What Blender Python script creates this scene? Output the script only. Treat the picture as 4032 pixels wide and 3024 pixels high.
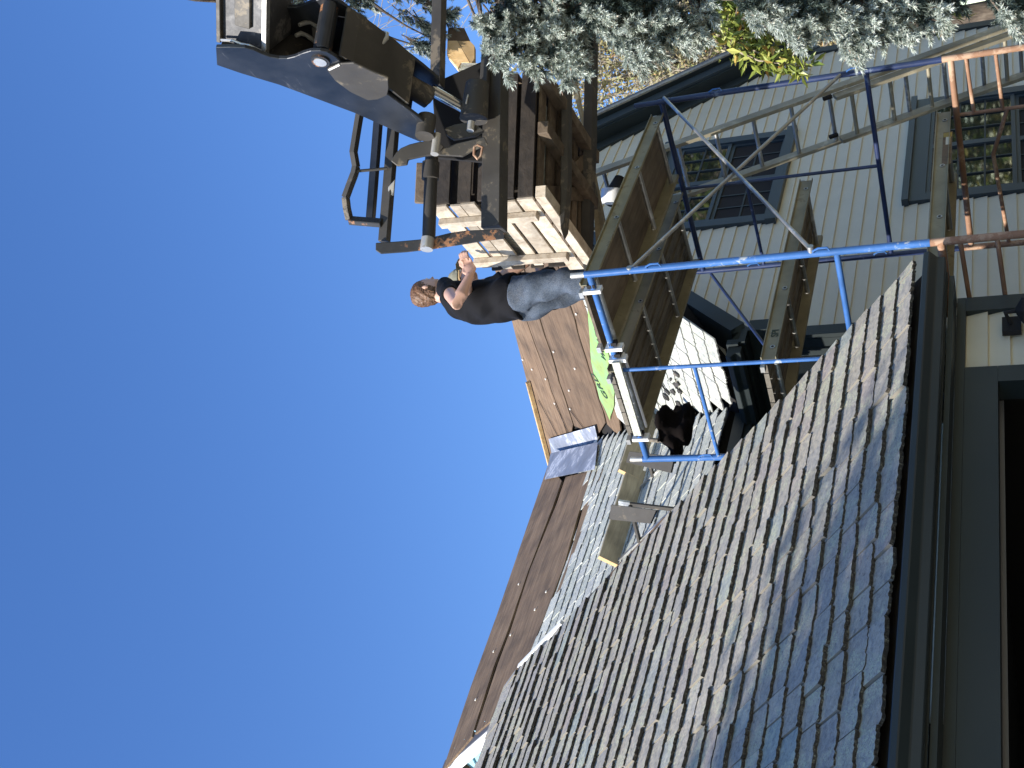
import bpy, math, random
import numpy as np
from mathutils import Vector, Matrix

random.seed(7); rng = np.random.default_rng(7)
SC = bpy.context.scene
COL = SC.collection
for o in list(bpy.data.objects): bpy.data.objects.remove(o)

# ------------------------------------------------------------------ camera
F = 4730.0; CU, CV = 1512.0, 2016.0; CAMZ = 1.6
def _ray(u, v):
    r = np.array([u-CU, -(v-CV), -F]); return r/np.linalg.norm(r)
_Z = _ray(930, -8600)
_E = _ray(5700, 3900); _E = _E-(_E@_Z)*_Z; _E /= np.linalg.norm(_E)
_N = np.cross(_Z, _E)
RM = np.array([_E, _N, _Z])                       # camera (held upright) -> world
CAM = np.array([0, 0, CAMZ])
cam_d = bpy.data.cameras.new('camera'); cam = bpy.data.objects.new('camera', cam_d); COL.objects.link(cam)
right, upv, back = RM[:, 0], RM[:, 1], RM[:, 2]
M = Matrix(((-upv[0], right[0], back[0], 0), (-upv[1], right[1], back[1], 0), (-upv[2], right[2], back[2], CAMZ), (0, 0, 0, 1)))
cam.matrix_world = M
cam_d.sensor_fit = 'HORIZONTAL'; cam_d.sensor_width = 36; cam_d.lens = F/4032*36
cam_d.clip_start = 0.05; cam_d.clip_end = 2000
SC.camera = cam

# ------------------------------------------------------------------ light
SUN_EL, SUN_AZ = 36.0, 2.0                        # azimuth: from -X towards +Y
S = np.array([-math.cos(math.radians(SUN_EL))*math.cos(math.radians(SUN_AZ)),
              math.cos(math.radians(SUN_EL))*math.sin(math.radians(SUN_AZ)), math.sin(math.radians(SUN_EL))])
w = bpy.data.worlds.new('World'); SC.world = w; w.use_nodes = True
nt = w.node_tree; nt.nodes.clear()
sky = nt.nodes.new('ShaderNodeTexSky'); sky.sky_type = 'NISHITA'; sky.sun_disc = False
sky.sun_elevation = math.radians(SUN_EL); sky.sun_rotation = math.atan2(S[0], S[1])
sky.air_density = 1.2; sky.dust_density = 0.1; sky.ozone_density = 4.0; sky.altitude = 100
bg = nt.nodes.new('ShaderNodeBackground'); bg.inputs[1].default_value = 0.14
wo = nt.nodes.new('ShaderNodeOutputWorld')
hs = nt.nodes.new('ShaderNodeHueSaturation'); hs.inputs['Saturation'].default_value = 1.2; hs.inputs['Hue'].default_value = .512
nt.links.new(sky.outputs[0], hs.inputs['Color']); nt.links.new(hs.outputs[0], bg.inputs[0]); nt.links.new(bg.outputs[0], wo.inputs[0])
sl = bpy.data.lights.new('sun', 'SUN'); sl.energy = 5.0; sl.angle = math.radians(0.5); sl.color = (1.0, 0.94, 0.85)
so = bpy.data.objects.new('sun', sl); COL.objects.link(so)
so.rotation_euler = Vector(tuple(S)).to_track_quat('Z', 'Y').to_euler(); so.location = tuple(S*30)
SC.view_settings.view_transform = 'Standard'; SC.view_settings.look = 'None'
SC.view_settings.exposure = 0.7; SC.view_settings.gamma = 1.0; SC.view_settings.use_curve_mapping = False
SC.render.engine = 'CYCLES'

# ------------------------------------------------------------------ helpers
def V(p): return np.array(p, float)
def at(px_, py_, **k):
    """photo pixel + a plane (x=, y=, z=, n=&p=) or a depth d= -> world point"""
    rc = _ray(3024-py_, px_); r = RM@rc
    if 'd' in k: return CAM+k['d']/(-rc[2])*r
    for i, a in enumerate('xyz'):
        if a in k: return CAM+(k[a]-CAM[i])/r[i]*r
    n = V(k['n']); p = V(k['p']); return CAM+((p-CAM)@n)/(r@n)*r
def W(x, y, d): return at(x, y, d=d)
def proj(P):
    q = RM.T@(V(P)-CAM)
    return 3024-0-(CU+q[0]/-q[2]*F)*1.0, CV-q[1]/-q[2]*F, -q[2]   # photo y, photo x, depth
def unit(v): v = V(v); return v/np.linalg.norm(v)

class MB:
    def __init__(s): s.v = []; s.f = []; s.m = []
    def add(s, vs, fs, mi=0):
        b = len(s.v); s.v += [tuple(map(float, q)) for q in vs]; s.f += [tuple(b+i for i in f) for f in fs]; s.m += [mi]*len(fs)
    def box(s, c, ax, ay, az, mi=0):              # half-axis vectors
        c, ax, ay, az = map(V, (c, ax, ay, az))
        vs = [c+i*ax+j*ay+k*az for i in (-1, 1) for j in (-1, 1) for k in (-1, 1)]
        s.add(vs, [(0, 1, 3, 2), (4, 6, 7, 5), (0, 4, 5, 1), (2, 3, 7, 6), (0, 2, 6, 4), (1, 5, 7, 3)], mi)
    def aabb(s, a, b, mi=0):
        a, b = V(a), V(b); c = (a+b)/2; h = (b-a)/2
        s.box(c, (h[0], 0, 0), (0, h[1], 0), (0, 0, h[2]), mi)
    def bar(s, p, q, w, h, up=(0, 0, 1), mi=0):   # box between two points: w across, h along up
        p, q = V(p), V(q); d = unit(q-p); u = V(up); a = unit(np.cross(d, u)); u = np.cross(a, d)
        s.box((p+q)/2, (q-p)/2, a*w/2, u*h/2, mi)
    def tube(s, p, q, r, n=12, r2=None, mi=0, cap=True):
        s.path([p, q], [r, r if r2 is None else r2], n, mi, cap)
    def path(s, pts, rs, n=10, mi=0, cap=True):
        pts = [V(p) for p in pts]
        if not hasattr(rs, '__len__'): rs = [rs]*len(pts)
        b = len(s.v); prev = None
        for i, p in enumerate(pts):
            d = pts[min(i+1, len(pts)-1)]-pts[max(i-1, 0)]; d = unit(d)
            if prev is None:
                a = np.cross(d, (0, 0, 1.0));
                if np.linalg.norm(a) < 1e-3: a = np.cross(d, (1.0, 0, 0))
            else: a = prev-(prev@d)*d
            a = unit(a); prev = a; c = np.cross(d, a)
            for k in range(n):
                t = 2*math.pi*k/n; s.v.append(tuple(p+rs[i]*(a*math.cos(t)+c*math.sin(t))))
        for i in range(len(pts)-1):
            for k in range(n):
                k2 = (k+1) % n; s.f.append((b+i*n+k, b+i*n+k2, b+(i+1)*n+k2, b+(i+1)*n+k)); s.m.append(mi)
        if cap:
            s.f.append(tuple(b+k for k in range(n))[::-1]); s.m.append(mi)
            e = b+(len(pts)-1)*n; s.f.append(tuple(e+k for k in range(n))); s.m.append(mi)
    def prism(s, poly, ext, mi=0):
        poly = [V(p) for p in poly]; e = V(ext); n = len(poly)
        vs = poly+[p+e for p in poly]
        fs = [tuple(range(n))[::-1], tuple(range(n, 2*n))]+[(i, (i+1) % n, n+(i+1) % n, n+i) for i in range(n)]
        s.add(vs, fs, mi)
    def build(s, name, mat, parent=None, smooth=False, **tags):
        me = bpy.data.meshes.new(name); me.from_pydata(s.v, [], s.f)
        mats = mat if isinstance(mat, (list, tuple)) else [mat]
        for m in mats: me.materials.append(m)
        if any(s.m): me.polygons.foreach_set('material_index', s.m)
        import bmesh
        bm = bmesh.new(); bm.from_mesh(me); bmesh.ops.recalc_face_normals(bm, faces=bm.faces); bm.to_mesh(me); bm.free()
        if smooth:
            me.polygons.foreach_set('use_smooth', [True]*len(me.polygons))
            me.set_sharp_from_angle(angle=math.radians(42))
        return link(name, me, parent, **tags)
def link(name, me, parent=None, **tags):
    o = bpy.data.objects.new(name, me); COL.objects.link(o)
    if parent is not None: o.parent = parent
    for k, v in tags.items(): o[k] = v
    return o
def thing(name, label, cat, group=None):
    o = bpy.data.objects.new(name, None); COL.objects.link(o); o.empty_display_size = .1
    o['label'] = label; o['category'] = cat
    if group: o['group'] = group
    return o
def bev(o, wd=.004, seg=1):
    m = o.modifiers.new('bevel', 'BEVEL'); m.width = wd; m.segments = seg; m.limit_method = 'ANGLE'; return o

# ------------------------------------------------------------------ materials
def mat(name, col, rough=.6, metal=0., spec=.5):
    m = bpy.data.materials.new(name); m.use_nodes = True
    b = m.node_tree.nodes['Principled BSDF']
    b.inputs['Base Color'].default_value = (*col, 1); b.inputs['Roughness'].default_value = rough
    b.inputs['Metallic'].default_value = metal; b.inputs['Specular IOR Level'].default_value = spec
    return m
class NT:
    def __init__(s, m): s.t = m.node_tree; s.b = s.t.nodes['Principled BSDF']
    def n(s, t, **k):
        q = s.t.nodes.new(t)
        for a, b in k.items(): setattr(q, a, b)
        return q
    def l(s, a, b): s.t.links.new(a, b)
    def coord(s, scale=(1, 1, 1), obj=True, rnd=False):
        g = s.n('ShaderNodeTexCoord'); mp = s.n('ShaderNodeMapping'); mp.inputs['Scale'].default_value = scale
        s.l(g.outputs['Object'], mp.inputs[0])
        if rnd:
            oi = s.n('ShaderNodeObjectInfo'); gm = s.n('ShaderNodeNewGeometry'); ad = s.n('ShaderNodeMath', operation='ADD')
            s.l(oi.outputs['Random'], ad.inputs[0]); s.l(gm.outputs['Random Per Island'], ad.inputs[1])
            mu = s.n('ShaderNodeMath', operation='MULTIPLY'); mu.inputs[1].default_value = 37.; s.l(ad.outputs[0], mu.inputs[0])
            s.l(mu.outputs[0], mp.inputs['Location'])
        return mp.outputs[0]
    def rand(s):
        oi = s.n('ShaderNodeObjectInfo'); gm = s.n('ShaderNodeNewGeometry'); ad = s.n('ShaderNodeMath', operation='ADD')
        s.l(oi.outputs['Random'], ad.inputs[0]); s.l(gm.outputs['Random Per Island'], ad.inputs[1])
        fr = s.n('ShaderNodeMath', operation='FRACT'); s.l(ad.outputs[0], fr.inputs[0]); return fr.outputs[0]
    def noise(s, vec, scale, detail=4, rough=.6, dist=0.):
        q = s.n('ShaderNodeTexNoise'); q.inputs['Scale'].default_value = scale; q.inputs['Detail'].default_value = detail
        q.inputs['Roughness'].default_value = rough; q.inputs['Distortion'].default_value = dist; s.l(vec, q.inputs['Vector']); return q.outputs['Fac']
    def ramp(s, fac, stops, interp='LINEAR'):
        q = s.n('ShaderNodeValToRGB'); q.color_ramp.interpolation = interp
        e = q.color_ramp.elements
        while len(e) < len(stops): e.new(.5)
        for a, (p, c) in zip(e, stops): a.position = p; a.color = (*c, 1) if len(c) == 3 else c
        s.l(fac, q.inputs[0]); return q.outputs[0]
    def mix(s, fac, a, b, mode='MIX'):
        q = s.n('ShaderNodeMix', data_type='RGBA', blend_type=mode)
        if isinstance(fac, (int, float)): q.inputs[0].default_value = fac
        else: s.l(fac, q.inputs[0])
        for i, c in ((6, a), (7, b)):
            if isinstance(c, tuple): q.inputs[i].default_value = (*c, 1)
            else: s.l(c, q.inputs[i])
        return q.outputs[2]
    def base(s, c): s.l(c, s.b.inputs['Base Color'])
    def bump(s, h, strength=.3, dist=.01):
        q = s.n('ShaderNodeBump'); q.inputs['Strength'].default_value = strength; q.inputs['Distance'].default_value = dist
        s.l(h, q.inputs['Height']); s.l(q.outputs[0], s.b.inputs['Normal'])
    def rough(s, f, a, b):
        q = s.n('ShaderNodeMapRange'); q.inputs[3].default_value = a; q.inputs[4].default_value = b
        s.l(f, q.inputs[0]); s.l(q.outputs[0], s.b.inputs['Roughness'])
def g3(v): return (v, v, v)

def slate_material(name, tones, lichen, lich_col=(.50, .51, .34), rough=.55):
    m = mat(name, (.2, .2, .2), rough); N = NT(m)
    c = N.ramp(N.rand(), tones, 'LINEAR')
    v = N.coord((1, 1, 1), rnd=True)
    f1 = N.noise(v, 26, 6, .7); f2 = N.noise(v, 5, 3)
    c = N.mix(1, c, N.ramp(f1, [(.3, g3(.62)), (.5, g3(1)), (.75, g3(1.25))]), 'MULTIPLY')
    c = N.mix(1, c, N.ramp(f2, [(.35, (.78, .8, .84)), (.65, (1.12, 1.08, 1.0))]), 'MULTIPLY')
    g = N.n('ShaderNodeNewGeometry').outputs['Position']
    fp = N.noise(g, 38, 6, .75, .8); c = N.mix(1, c, N.ramp(fp, [(.32, g3(.45)), (.46, g3(.95)), (.7, g3(1.2))]), 'MULTIPLY')
    a = N.noise(g, 85, 4, .7, 1.2); b = N.noise(g, 5.5, 3, .6)
    aa = N.ramp(a, [(.50, g3(0)), (.56, g3(1))]); bb = N.ramp(b, [(.57-lichen, g3(0)), (.66-lichen, g3(1))])
    lf = N.mix(1, aa, bb, 'MULTIPLY')
    c = N.mix(lf, c, lich_col)
    N.base(c); N.bump(fp, .8, .008); N.rough(f1, rough-.1, rough+.2)
    return m
M_SLATE = slate_material('weathered_slate', [(0, (.36, .335, .28)), (.35, (.40, .368, .31)), (.55, (.34, .325, .295)), (.7, (.44, .405, .34)), (.82, (.38, .33, .295)), (.93, (.33, .365, .335)), (1, (.46, .43, .37))], .065)
M_SLATE2 = slate_material('sea_green_slate', [(0, (.44, .46, .41)), (.4, (.52, .54, .48)), (.7, (.48, .49, .46)), (1, (.60, .61, .54))], -.12, (.4, .42, .36), .5)
def wood_material(name, c1, c2, scale=(2, 30, 30), rough=.75, dark=(.5, .5, .5), knots=True):
    m = mat(name, c1, rough); N = NT(m)
    v = N.coord(scale, rnd=True); f = N.noise(v, 1.4, 6, .65, .5); f2 = N.noise(N.coord((1, 1, 1), rnd=True), 3, 3)
    c = N.ramp(f, [(.25, tuple(x*y for x, y in zip(c1, dark))), (.45, c1), (.7, c2)])
    c = N.mix(1, c, N.ramp(f2, [(.3, g3(.62)), (.5, g3(1)), (.7, g3(1.22))]), 'MULTIPLY')
    c = N.mix(1, c, N.ramp(N.rand(), [(0, g3(.8)), (1, g3(1.15))]), 'MULTIPLY')
    N.base(c); N.bump(f, .8, .008); return m
M_BOARD_X = wood_material('brown_roof_board', (.155, .10, .058), (.24, .165, .10), (1.5, 22, 22), .8)
M_BOARD_Y = wood_material('brown_roof_board_side', (.135, .085, .048), (.20, .137, .085), (22, 1.5, 22), .8)
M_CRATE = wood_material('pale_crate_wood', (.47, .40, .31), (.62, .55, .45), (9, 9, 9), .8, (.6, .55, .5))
M_CRATED = wood_material('shaded_crate_wood', (.13, .095, .065), (.20, .155, .11), (9, 9, 9), .8, (.5, .5, .5))  # crate wood again, darkened: shade on underside and far parts is in the colour
M_LUMBER = wood_material('tan_lumber', (.30, .25, .16), (.40, .34, .22), (2, 20, 20), .7, (.7, .7, .7))
M_YELLOW = wood_material('fresh_cut_wood', (.62, .42, .2), (.72, .52, .28), (12, 12, 4), .7, (.75, .7, .6))
M_DECK = wood_material('grey_brown_deck', (.13, .115, .09), (.18, .16, .125), (1.2, 14, 14), .7)
M_PLY = wood_material('plywood_deck', (.16, .125, .09), (.23, .185, .135), (1.2, 14, 14), .8)
def paint(name, col, rough=.45, var=.12, scale=3., metal=0.):
    m = mat(name, col, rough, metal); N = NT(m); v = N.coord()
    f = N.noise(v, scale, 5); N.base(N.ramp(f, [(.3, tuple(c*(1-var) for c in col)), (.7, tuple(c*(1+var) for c in col))])); N.rough(f, rough-.1, rough+.12); N.bump(N.noise(v, scale*14, 3), .08, .003)
    return m
M_SIDING = paint('cream_siding_paint', (.62, .57, .43), .5, .05)
M_TRIM = paint('dark_teal_trim_paint', (.013, .021, .023), .5, .12)
M_TRIMB = paint('slate_blue_trim_paint', (.032, .048, .06), .4, .12)
M_WHITE = paint('white_trim_paint', (.8, .8, .78), .5, .03)
M_BLUEW = paint('pale_blue_siding_paint', (.30, .55, .68), .5, .05)
def worn(name, col, col2, amount, rough=.4, metal=.0, scale=18., spots=None):
    m = mat(name, col, rough, metal); N = NT(m); v = N.coord()
    a = N.noise(v, scale, 6, .7, .4); b = N.noise(v, scale*.22, 3)
    k = N.mix(1, a, b, 'MULTIPLY'); 
    c = N.ramp(k, [(amount, col), (amount+.05, col2)])
    c = N.mix(1, c, N.ramp(b, [(.3, g3(.7)), (.7, g3(1.2))]), 'MULTIPLY')
    N.base(c); N.rough(a, rough-.12, rough+.25); N.bump(a, .15, .002); return m
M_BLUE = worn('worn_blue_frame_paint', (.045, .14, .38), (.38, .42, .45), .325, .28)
M_BLUED = worn('shaded_blue_frame_paint', (.02, .035, .10), (.10, .13, .2), .36, .35)  # frame blue darkened for the far frame: shade put into the paint colour
M_RUST = worn('rusty_frame_steel', (.30, .165, .10), (.42, .28, .19), .27, .7)
M_GALV = worn('galvanised_steel', (.42, .42, .40), (.6, .6, .58), .3, .38, .75)
M_ALU = worn('weathered_aluminium', (.33, .30, .22), (.42, .38, .28), .28, .5, .25)
M_RAIL = worn('yellowed_plank_rail', (.27, .245, .16), (.19, .16, .10), .34, .55, .1)
M_BLACK = worn('scuffed_black_steel', (.022, .026, .032), (.2, .19, .17), .40, .3, .3, 9.)
def scratched():
    m = mat('scratched_black_plate', (.02, .024, .03), .32, .3); N = NT(m); g = N.n('ShaderNodeNewGeometry').outputs['Position']
    mp = N.n('ShaderNodeMapping'); mp.inputs['Scale'].default_value = (3, 3, 38); mp.inputs['Rotation'].default_value = (.25, -.3, 0); N.l(g, mp.inputs[0])
    a = N.noise(mp.outputs[0], 1.6, 5, .7, .3); b = N.noise(g, 3.5, 3)
    c = N.mix(1, N.ramp(a, [(.60, g3(0)), (.68, g3(1))]), N.ramp(b, [(.48, g3(0)), (.6, g3(1))]), 'MULTIPLY')
    N.base(N.mix(c, N.ramp(b, [(.3, (.014, .018, .024)), (.7, (.04, .045, .055))]), (.17, .17, .17))); N.rough(b, .25, .5); N.bump(N.noise(g, 60, 3), .12, .002); return m
M_BLACK = scratched()
M_BOOM = worn('brushed_black_boom_steel', (.06, .062, .068), (.16, .155, .15), .28, .5, .3, 20.)
M_BLACKM = worn('dusty_black_steel', (.06, .055, .048), (.16, .135, .1), .30, .55, .1, 14.)
M_BLACKR = worn('black_steel_with_rust', (.03, .032, .036), (.33, .16, .08), .29, .5, .1, 26.)
M_BRIGHT = worn('polished_pin_steel', (.62, .60, .55), (.4, .36, .3), .3, .35, .6)
M_CHROME = mat('chromed_rod', (.5, .5, .5), .18, 1.)
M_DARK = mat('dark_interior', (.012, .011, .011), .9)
M_DIM = wood_material('shaded_brown_boards', (.032, .025, .019), (.05, .038, .028), (2, 12, 12), .8)  # shade of the crate front and garage interior put into the wood colour
M_FLASH = worn('bluish_metal_flashing', (.34, .37, .43), (.6, .62, .66), .26, .42, .35, 14.)
M_LEAD = mat('dark_ridge_metal', (.12, .12, .13), .5, .3)
M_NAIL = mat('bright_nail_cap', (.85, .82, .72), .5)
def green():
    m = mat('green_membrane', (.3, .6, .15), .5); N = NT(m); v = N.coord(); f = N.noise(v, 5, 4)
    N.base(N.ramp(f, [(.3, (.24, .26, .11)), (.45, (.27, .40, .12)), (.6, (.24, .48, .17)), (.8, (.36, .55, .22))])); N.bump(f, .4, .02); return m
M_GREEN = green()
M_INK = mat('dark_print_ink', (.03, .05, .03), .6)
def glass():
    m = mat('window_glass', (.012, .015, .016), .03, 0, 1.); return m
M_GLASS = glass(); M_GLASS.node_tree.nodes['Principled BSDF'].inputs['IOR'].default_value = 2.1
M_LAMP = mat('frosted_lamp_glass', (.85, .86, .85), .35)
M_SKIN = paint('fair_skin', (.55, .33, .24), .5, .1, 12)  # even skin colour with slight random variation
M_HAIR = paint('ginger_brown_hair', (.13, .065, .032), .55, .5, 40)
M_SHIRT = paint('black_cotton', (.010, .010, .012), .85, .2, 5)
def denim():
    m = mat('blue_denim', (.05, .09, .16), .85); N = NT(m); v = N.coord(); f = N.noise(v, 7, 5); f2 = N.noise(v, 220, 2)
    c = N.ramp(f, [(.3, (.012, .024, .045)), (.48, (.028, .052, .092)), (.7, (.06, .095, .15))]); N.base(N.mix(.25, c, N.ramp(f2, [(.4, g3(.02)), (.6, g3(.3))]))); N.bump(f, .5, .02); return m
M_DENIM = denim()
M_SHIRT.node_tree.nodes['Principled BSDF'].inputs['Specular IOR Level'].default_value = .15
M_CAP = paint('olive_cap_cloth', (.23, .22, .16), .85, .15, 8)
M_GRASS = mat('ground_grass', (.06, .08, .03), .9)
def leafmat(name, stops, rough=.6, trans=.0):
    m = mat(name, stops[0][1], rough); N = NT(m); N.base(N.ramp(N.rand(), stops))
    if trans: N.b.inputs['Transmission Weight'].default_value = 0
    return m
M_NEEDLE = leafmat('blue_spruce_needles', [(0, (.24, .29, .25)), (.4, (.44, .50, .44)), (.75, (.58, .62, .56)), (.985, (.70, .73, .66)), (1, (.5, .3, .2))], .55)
M_NEEDLED = leafmat('shaded_inner_needles', [(0, (.035, .055, .045)), (.7, (.07, .10, .085)), (1, (.12, .15, .13))], .7)  # inner needles darker by nature, with the deep bough shade painted in
M_BARK = wood_material('spruce_bark', (.10, .075, .055), (.2, .16, .12), (14, 14, 3), .9)
M_TWIG = paint('grey_twigs', (.34, .29, .22), .8, .3, 6)
M_LEAFY = leafmat('yellow_green_leaves', [(0, (.12, .17, .03)), (.5, (.22, .27, .05)), (.9, (.38, .40, .10)), (1, (.4, .2, .05))], .45)
M_LEAFA = leafmat('autumn_leaves', [(0, (.20, .18, .08)), (.3, (.32, .28, .14)), (.6, (.38, .33, .2)), (.85, (.28, .30, .1)), (1, (.42, .22, .1))], .6)
M_LEAFG = leafmat('green_leaves', [(0, (.04, .07, .015)), (.6, (.10, .14, .03)), (1, (.25, .22, .06))], .5)

# ------------------------------------------------------------------ ground
mb = MB(); mb.add([(-600, -600, 0), (600, -600, 0), (600, 600, 0), (-600, 600, 0)], [(0, 1, 2, 3)])
N = NT(M_GRASS); N.base(N.ramp(N.noise(N.coord(), 1.5, 6), [(.3, (.15, .145, .085)), (.5, (.28, .235, .15)), (.7, (.34, .275, .18))]))
mb.build('ground', M_GRASS, kind='structure')

# ------------------------------------------------------------------ slates
def slate_shape(seed, rag=.10, tr=None):
    r = random.Random(seed); n = 14; pts = []
    for i in range(n):                                             # ragged lower edge from left to right
        pts.append((i/(n-1)-.5, -r.random()*rag+(.03+.07*r.random() if i in (0, n-1) else 0)))
    pts = pts+[(.5, 2.1), (-.5, 2.1)]
    vs = [(x, y, 0.) for x, y in pts]+[(x*(1 if y > 1 else .985), y+(0 if y > 1 else .02), 1.) for x, y in pts]
    k = len(pts)
    fs = [tuple(range(k))[::-1], tuple(range(k, 2*k))]+[(i, (i+1) % k, k+(i+1) % k, k+i) for i in range(k)]
    return np.array(vs), fs
SHAPES = [slate_shape(i) for i in range(16)]
M_EDGE = mat('mossy_shadowed_slate_edge', (.045, .036, .024), .9); _N = NT(M_EDGE); _N.base(_N.ramp(_N.noise(_N.n('ShaderNodeNewGeometry').outputs['Position'], 70, 4, .7), [(.45, (.028, .022, .015)), (.6, (.09, .075, .05)), (.7, (.3, .3, .2))]))  # near-black butt edges: course shadow painted in, with some real moss
M_EDGE2 = mat('clean_shadowed_slate_edge', (.12, .125, .12), .7); M_EDGE3 = mat('slate_side_edge', (.22, .20, .16), .8)  # clean butt edges carry painted course shadow too; side edges a mid tone
EDGE_IDX = [0]*2+[1]*(len(SHAPES[0][1])-2)
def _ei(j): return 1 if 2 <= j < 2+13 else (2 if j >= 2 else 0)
def slate_meshes(matl, tag):
    out = []
    for i, (vs, fs) in enumerate(SHAPES):
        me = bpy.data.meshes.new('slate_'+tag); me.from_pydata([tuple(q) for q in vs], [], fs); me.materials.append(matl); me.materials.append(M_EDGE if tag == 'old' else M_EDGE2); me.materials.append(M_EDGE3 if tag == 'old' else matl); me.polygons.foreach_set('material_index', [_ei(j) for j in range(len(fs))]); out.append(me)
    return out
def lay_slates(parent, matl, P0, ax, s, n, e, nc, xmin, xmax, t, wr, limit=300, keep=None, tag='old', k0=0, jitter=.012):
    """courses of slates on a plane; the largest in view are parts, the rest one stuff mesh"""
    P0, ax, s, n = map(V, (P0, ax, s, n)); items = []
    for k in range(k0, nc):
        xa, xb = xmin(k*e), xmax(k*e)
        x = xa-random.random()*wr[1]
        while x < xb:
            wd = random.uniform(*wr); a = max(x, xa); b = min(x+wd, xb)
            if b-a > .03:
                items.append((k, (a+b)/2, b-a))
            x += wd+.004
    rec = []
    for k, xc, wd in items:
        pc = P0+ax*xc+s*(k*e)
        if keep and not keep(pc, xc, k*e): continue
        yy, xx, D = proj(pc+s*e*.5)
        vis = (-60 < xx < 4092) and (-60 < yy < 3084)
        rec.append((-(e*wd/D**2) if vis else 1, k, xc, wd, pc))
    rec.sort(key=lambda q: q[0])
    meshes = slate_meshes(matl, tag)
    stv, stf = [], []
    for i, (_, k, xc, wd, pc) in enumerate(rec):
        rot = random.gauss(0, jitter); tt = t*random.uniform(.8, 1.35); lift = t*random.uniform(1.9, 2.6)
        a2 = ax*math.cos(rot)+s*math.sin(rot); s2 = s*math.cos(rot)-ax*math.sin(rot)
        s3 = unit(s2*2.1*e-n*lift); n3 = np.cross(a2, s3)
        org = pc+n*lift+s*random.gauss(0, .05)*e
        Mx = np.array([a2*wd*.985, s3*e, n3*tt]).T
        if i < limit and _ < 0:
            o = bpy.data.objects.new('slate', meshes[random.randrange(16)]); COL.objects.link(o); o.parent = parent
            o.matrix_world = Matrix([[Mx[r][0], Mx[r][1], Mx[r][2], org[r]] for r in range(3)]+[[0, 0, 0, 1]])
        else:
            vs, fs = SHAPES[random.randrange(16)]; b = len(stv); stv += [tuple(q) for q in (vs@Mx.T+org)]; stf += [tuple(b+j for j in f) for f in fs]
    if stv:
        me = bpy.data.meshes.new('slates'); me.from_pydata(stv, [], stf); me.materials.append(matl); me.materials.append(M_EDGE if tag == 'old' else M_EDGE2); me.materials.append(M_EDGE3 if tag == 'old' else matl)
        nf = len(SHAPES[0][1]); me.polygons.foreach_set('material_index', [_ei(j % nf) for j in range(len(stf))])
        link('slates', me, parent, kind='stuff')

# ================================================================== GARAGE (near slate roof)
GS = V((0, math.cos(math.radians(46)), math.sin(math.radians(46)))); GN = V((0, -GS[2], GS[1]))
GP = CAM+.64*(V((3.9237, 5.8717, 2.4968))-CAM)                     # on the eave line
GX = V((1, 0, 0))
EY, EZ = GP[1], GP[2]
garage = thing('garage', 'low garage with weathered grey slate roof and open dark doorway, nearest building', 'garage')
GXL = 0.6; SMAX = 4.46
def g_right(s): return 5.61-.115*s
e = .128
GO = V((0, EY, EZ))
def P_g(x, s, h=0.): return GO+GX*x+GS*s+GN*h
mb = MB(); mb.prism([P_g(GXL, .02, -.03), P_g(5.57, .02, -.03), P_g(g_right(SMAX)-.04, SMAX, -.03), P_g(GXL, SMAX, -.03)], -GN*.05)
mb.build('roof_deck', M_DIM, garage)
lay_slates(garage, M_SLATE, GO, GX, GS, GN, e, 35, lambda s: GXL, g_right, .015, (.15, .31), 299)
# far slope, ridge and gable ends of the garage
RY = P_g(0, SMAX)[1]; RZ = P_g(0, SMAX)[2]; BY = 2*RY-EY
mb = MB(); mb.prism([(GXL, RY+.02, RZ), (g_right(SMAX)-.02, RY+.02, RZ), (5.55, BY-2.3, RZ-(BY-2.3-RY)*1.03), (GXL, BY-2.3, RZ-(BY-2.3-RY)*1.03)], (0, .03, -.04)); mb.build('back_roof', M_SLATE, garage)
# old board drip edge along the upper rake, as in the photo (brown strip between the roofs)
mb = MB(); mb.bar(P_g(g_right(2.45)+.05, 2.45, .0), P_g(g_right(4.0)+.01, 3.95, .0), .09, .03, GN); mb.build('rake_board', M_BOARD_X, garage)
def ag(x, y, h): return at(x, y, n=GN, p=GP+GN*h)
mb = MB(); mb.bar(ag(2213, 2452, .03), ag(2045, 2625, .03), .035, .03, GN); mb.build('white_rake_trim', M_WHITE, garage)
mb = MB(); mb.bar(ag(2452, 2222, .02), ag(2300, 2395, .02), .05, .03, GN); mb.build('broken_rake_board', M_BOARD_X, garage)
YW = EY+.19
mb = MB()
# fascia + gutter profile
mb.aabb((GXL, EY+.005, EZ-.13), (5.52, EY+.03, EZ-.012)); mb.build('fascia', M_TRIM, garage)
mb = MB(); mb.prism([(GXL, EY-.005, EZ-.02), (GXL, EY-.12, EZ-.02), (GXL, EY-.125, EZ-.05), (GXL, EY-.085, EZ-.085), (GXL, EY-.08, EZ-.125), (GXL, EY-.005, EZ-.125)], (5.54-GXL, 0, 0))
bev(mb.build('gutter', M_TRIM, garage), .004)
mb = MB(); mb.aabb((GXL, EY+.03, EZ-.16), (5.52, YW, EZ-.135)); mb.build('soffit', M_TRIM, garage)
def gw(x, y): return at(x, y, y=YW)
zh = gw(3938, 2600)[2]; x_cas = gw(3960, 1498)[0]; x_cas_r = gw(3900, 1440)[0]; x_cor = gw(3900, 1218)[0]; x_end = gw(3900, 1165)[0]
z_sid = gw(3800, 1340)[2]
mb = MB(); mb.aabb((GXL, YW, z_sid), (x_end, YW+.12, EZ-.161)); mb.build('frieze_board', M_TRIM, garage)
mb = MB(); mb.aabb((GXL, YW+.002, zh), (x_cas_r, YW+.12, z_sid-.001)); mb.build('door_header', M_TRIM, garage)
mb = MB(); mb.aabb((x_cas, YW+.002, 0), (x_cas_r, YW+.12, zh-.001)); mb.build('door_casing', M_TRIM, garage)
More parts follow.
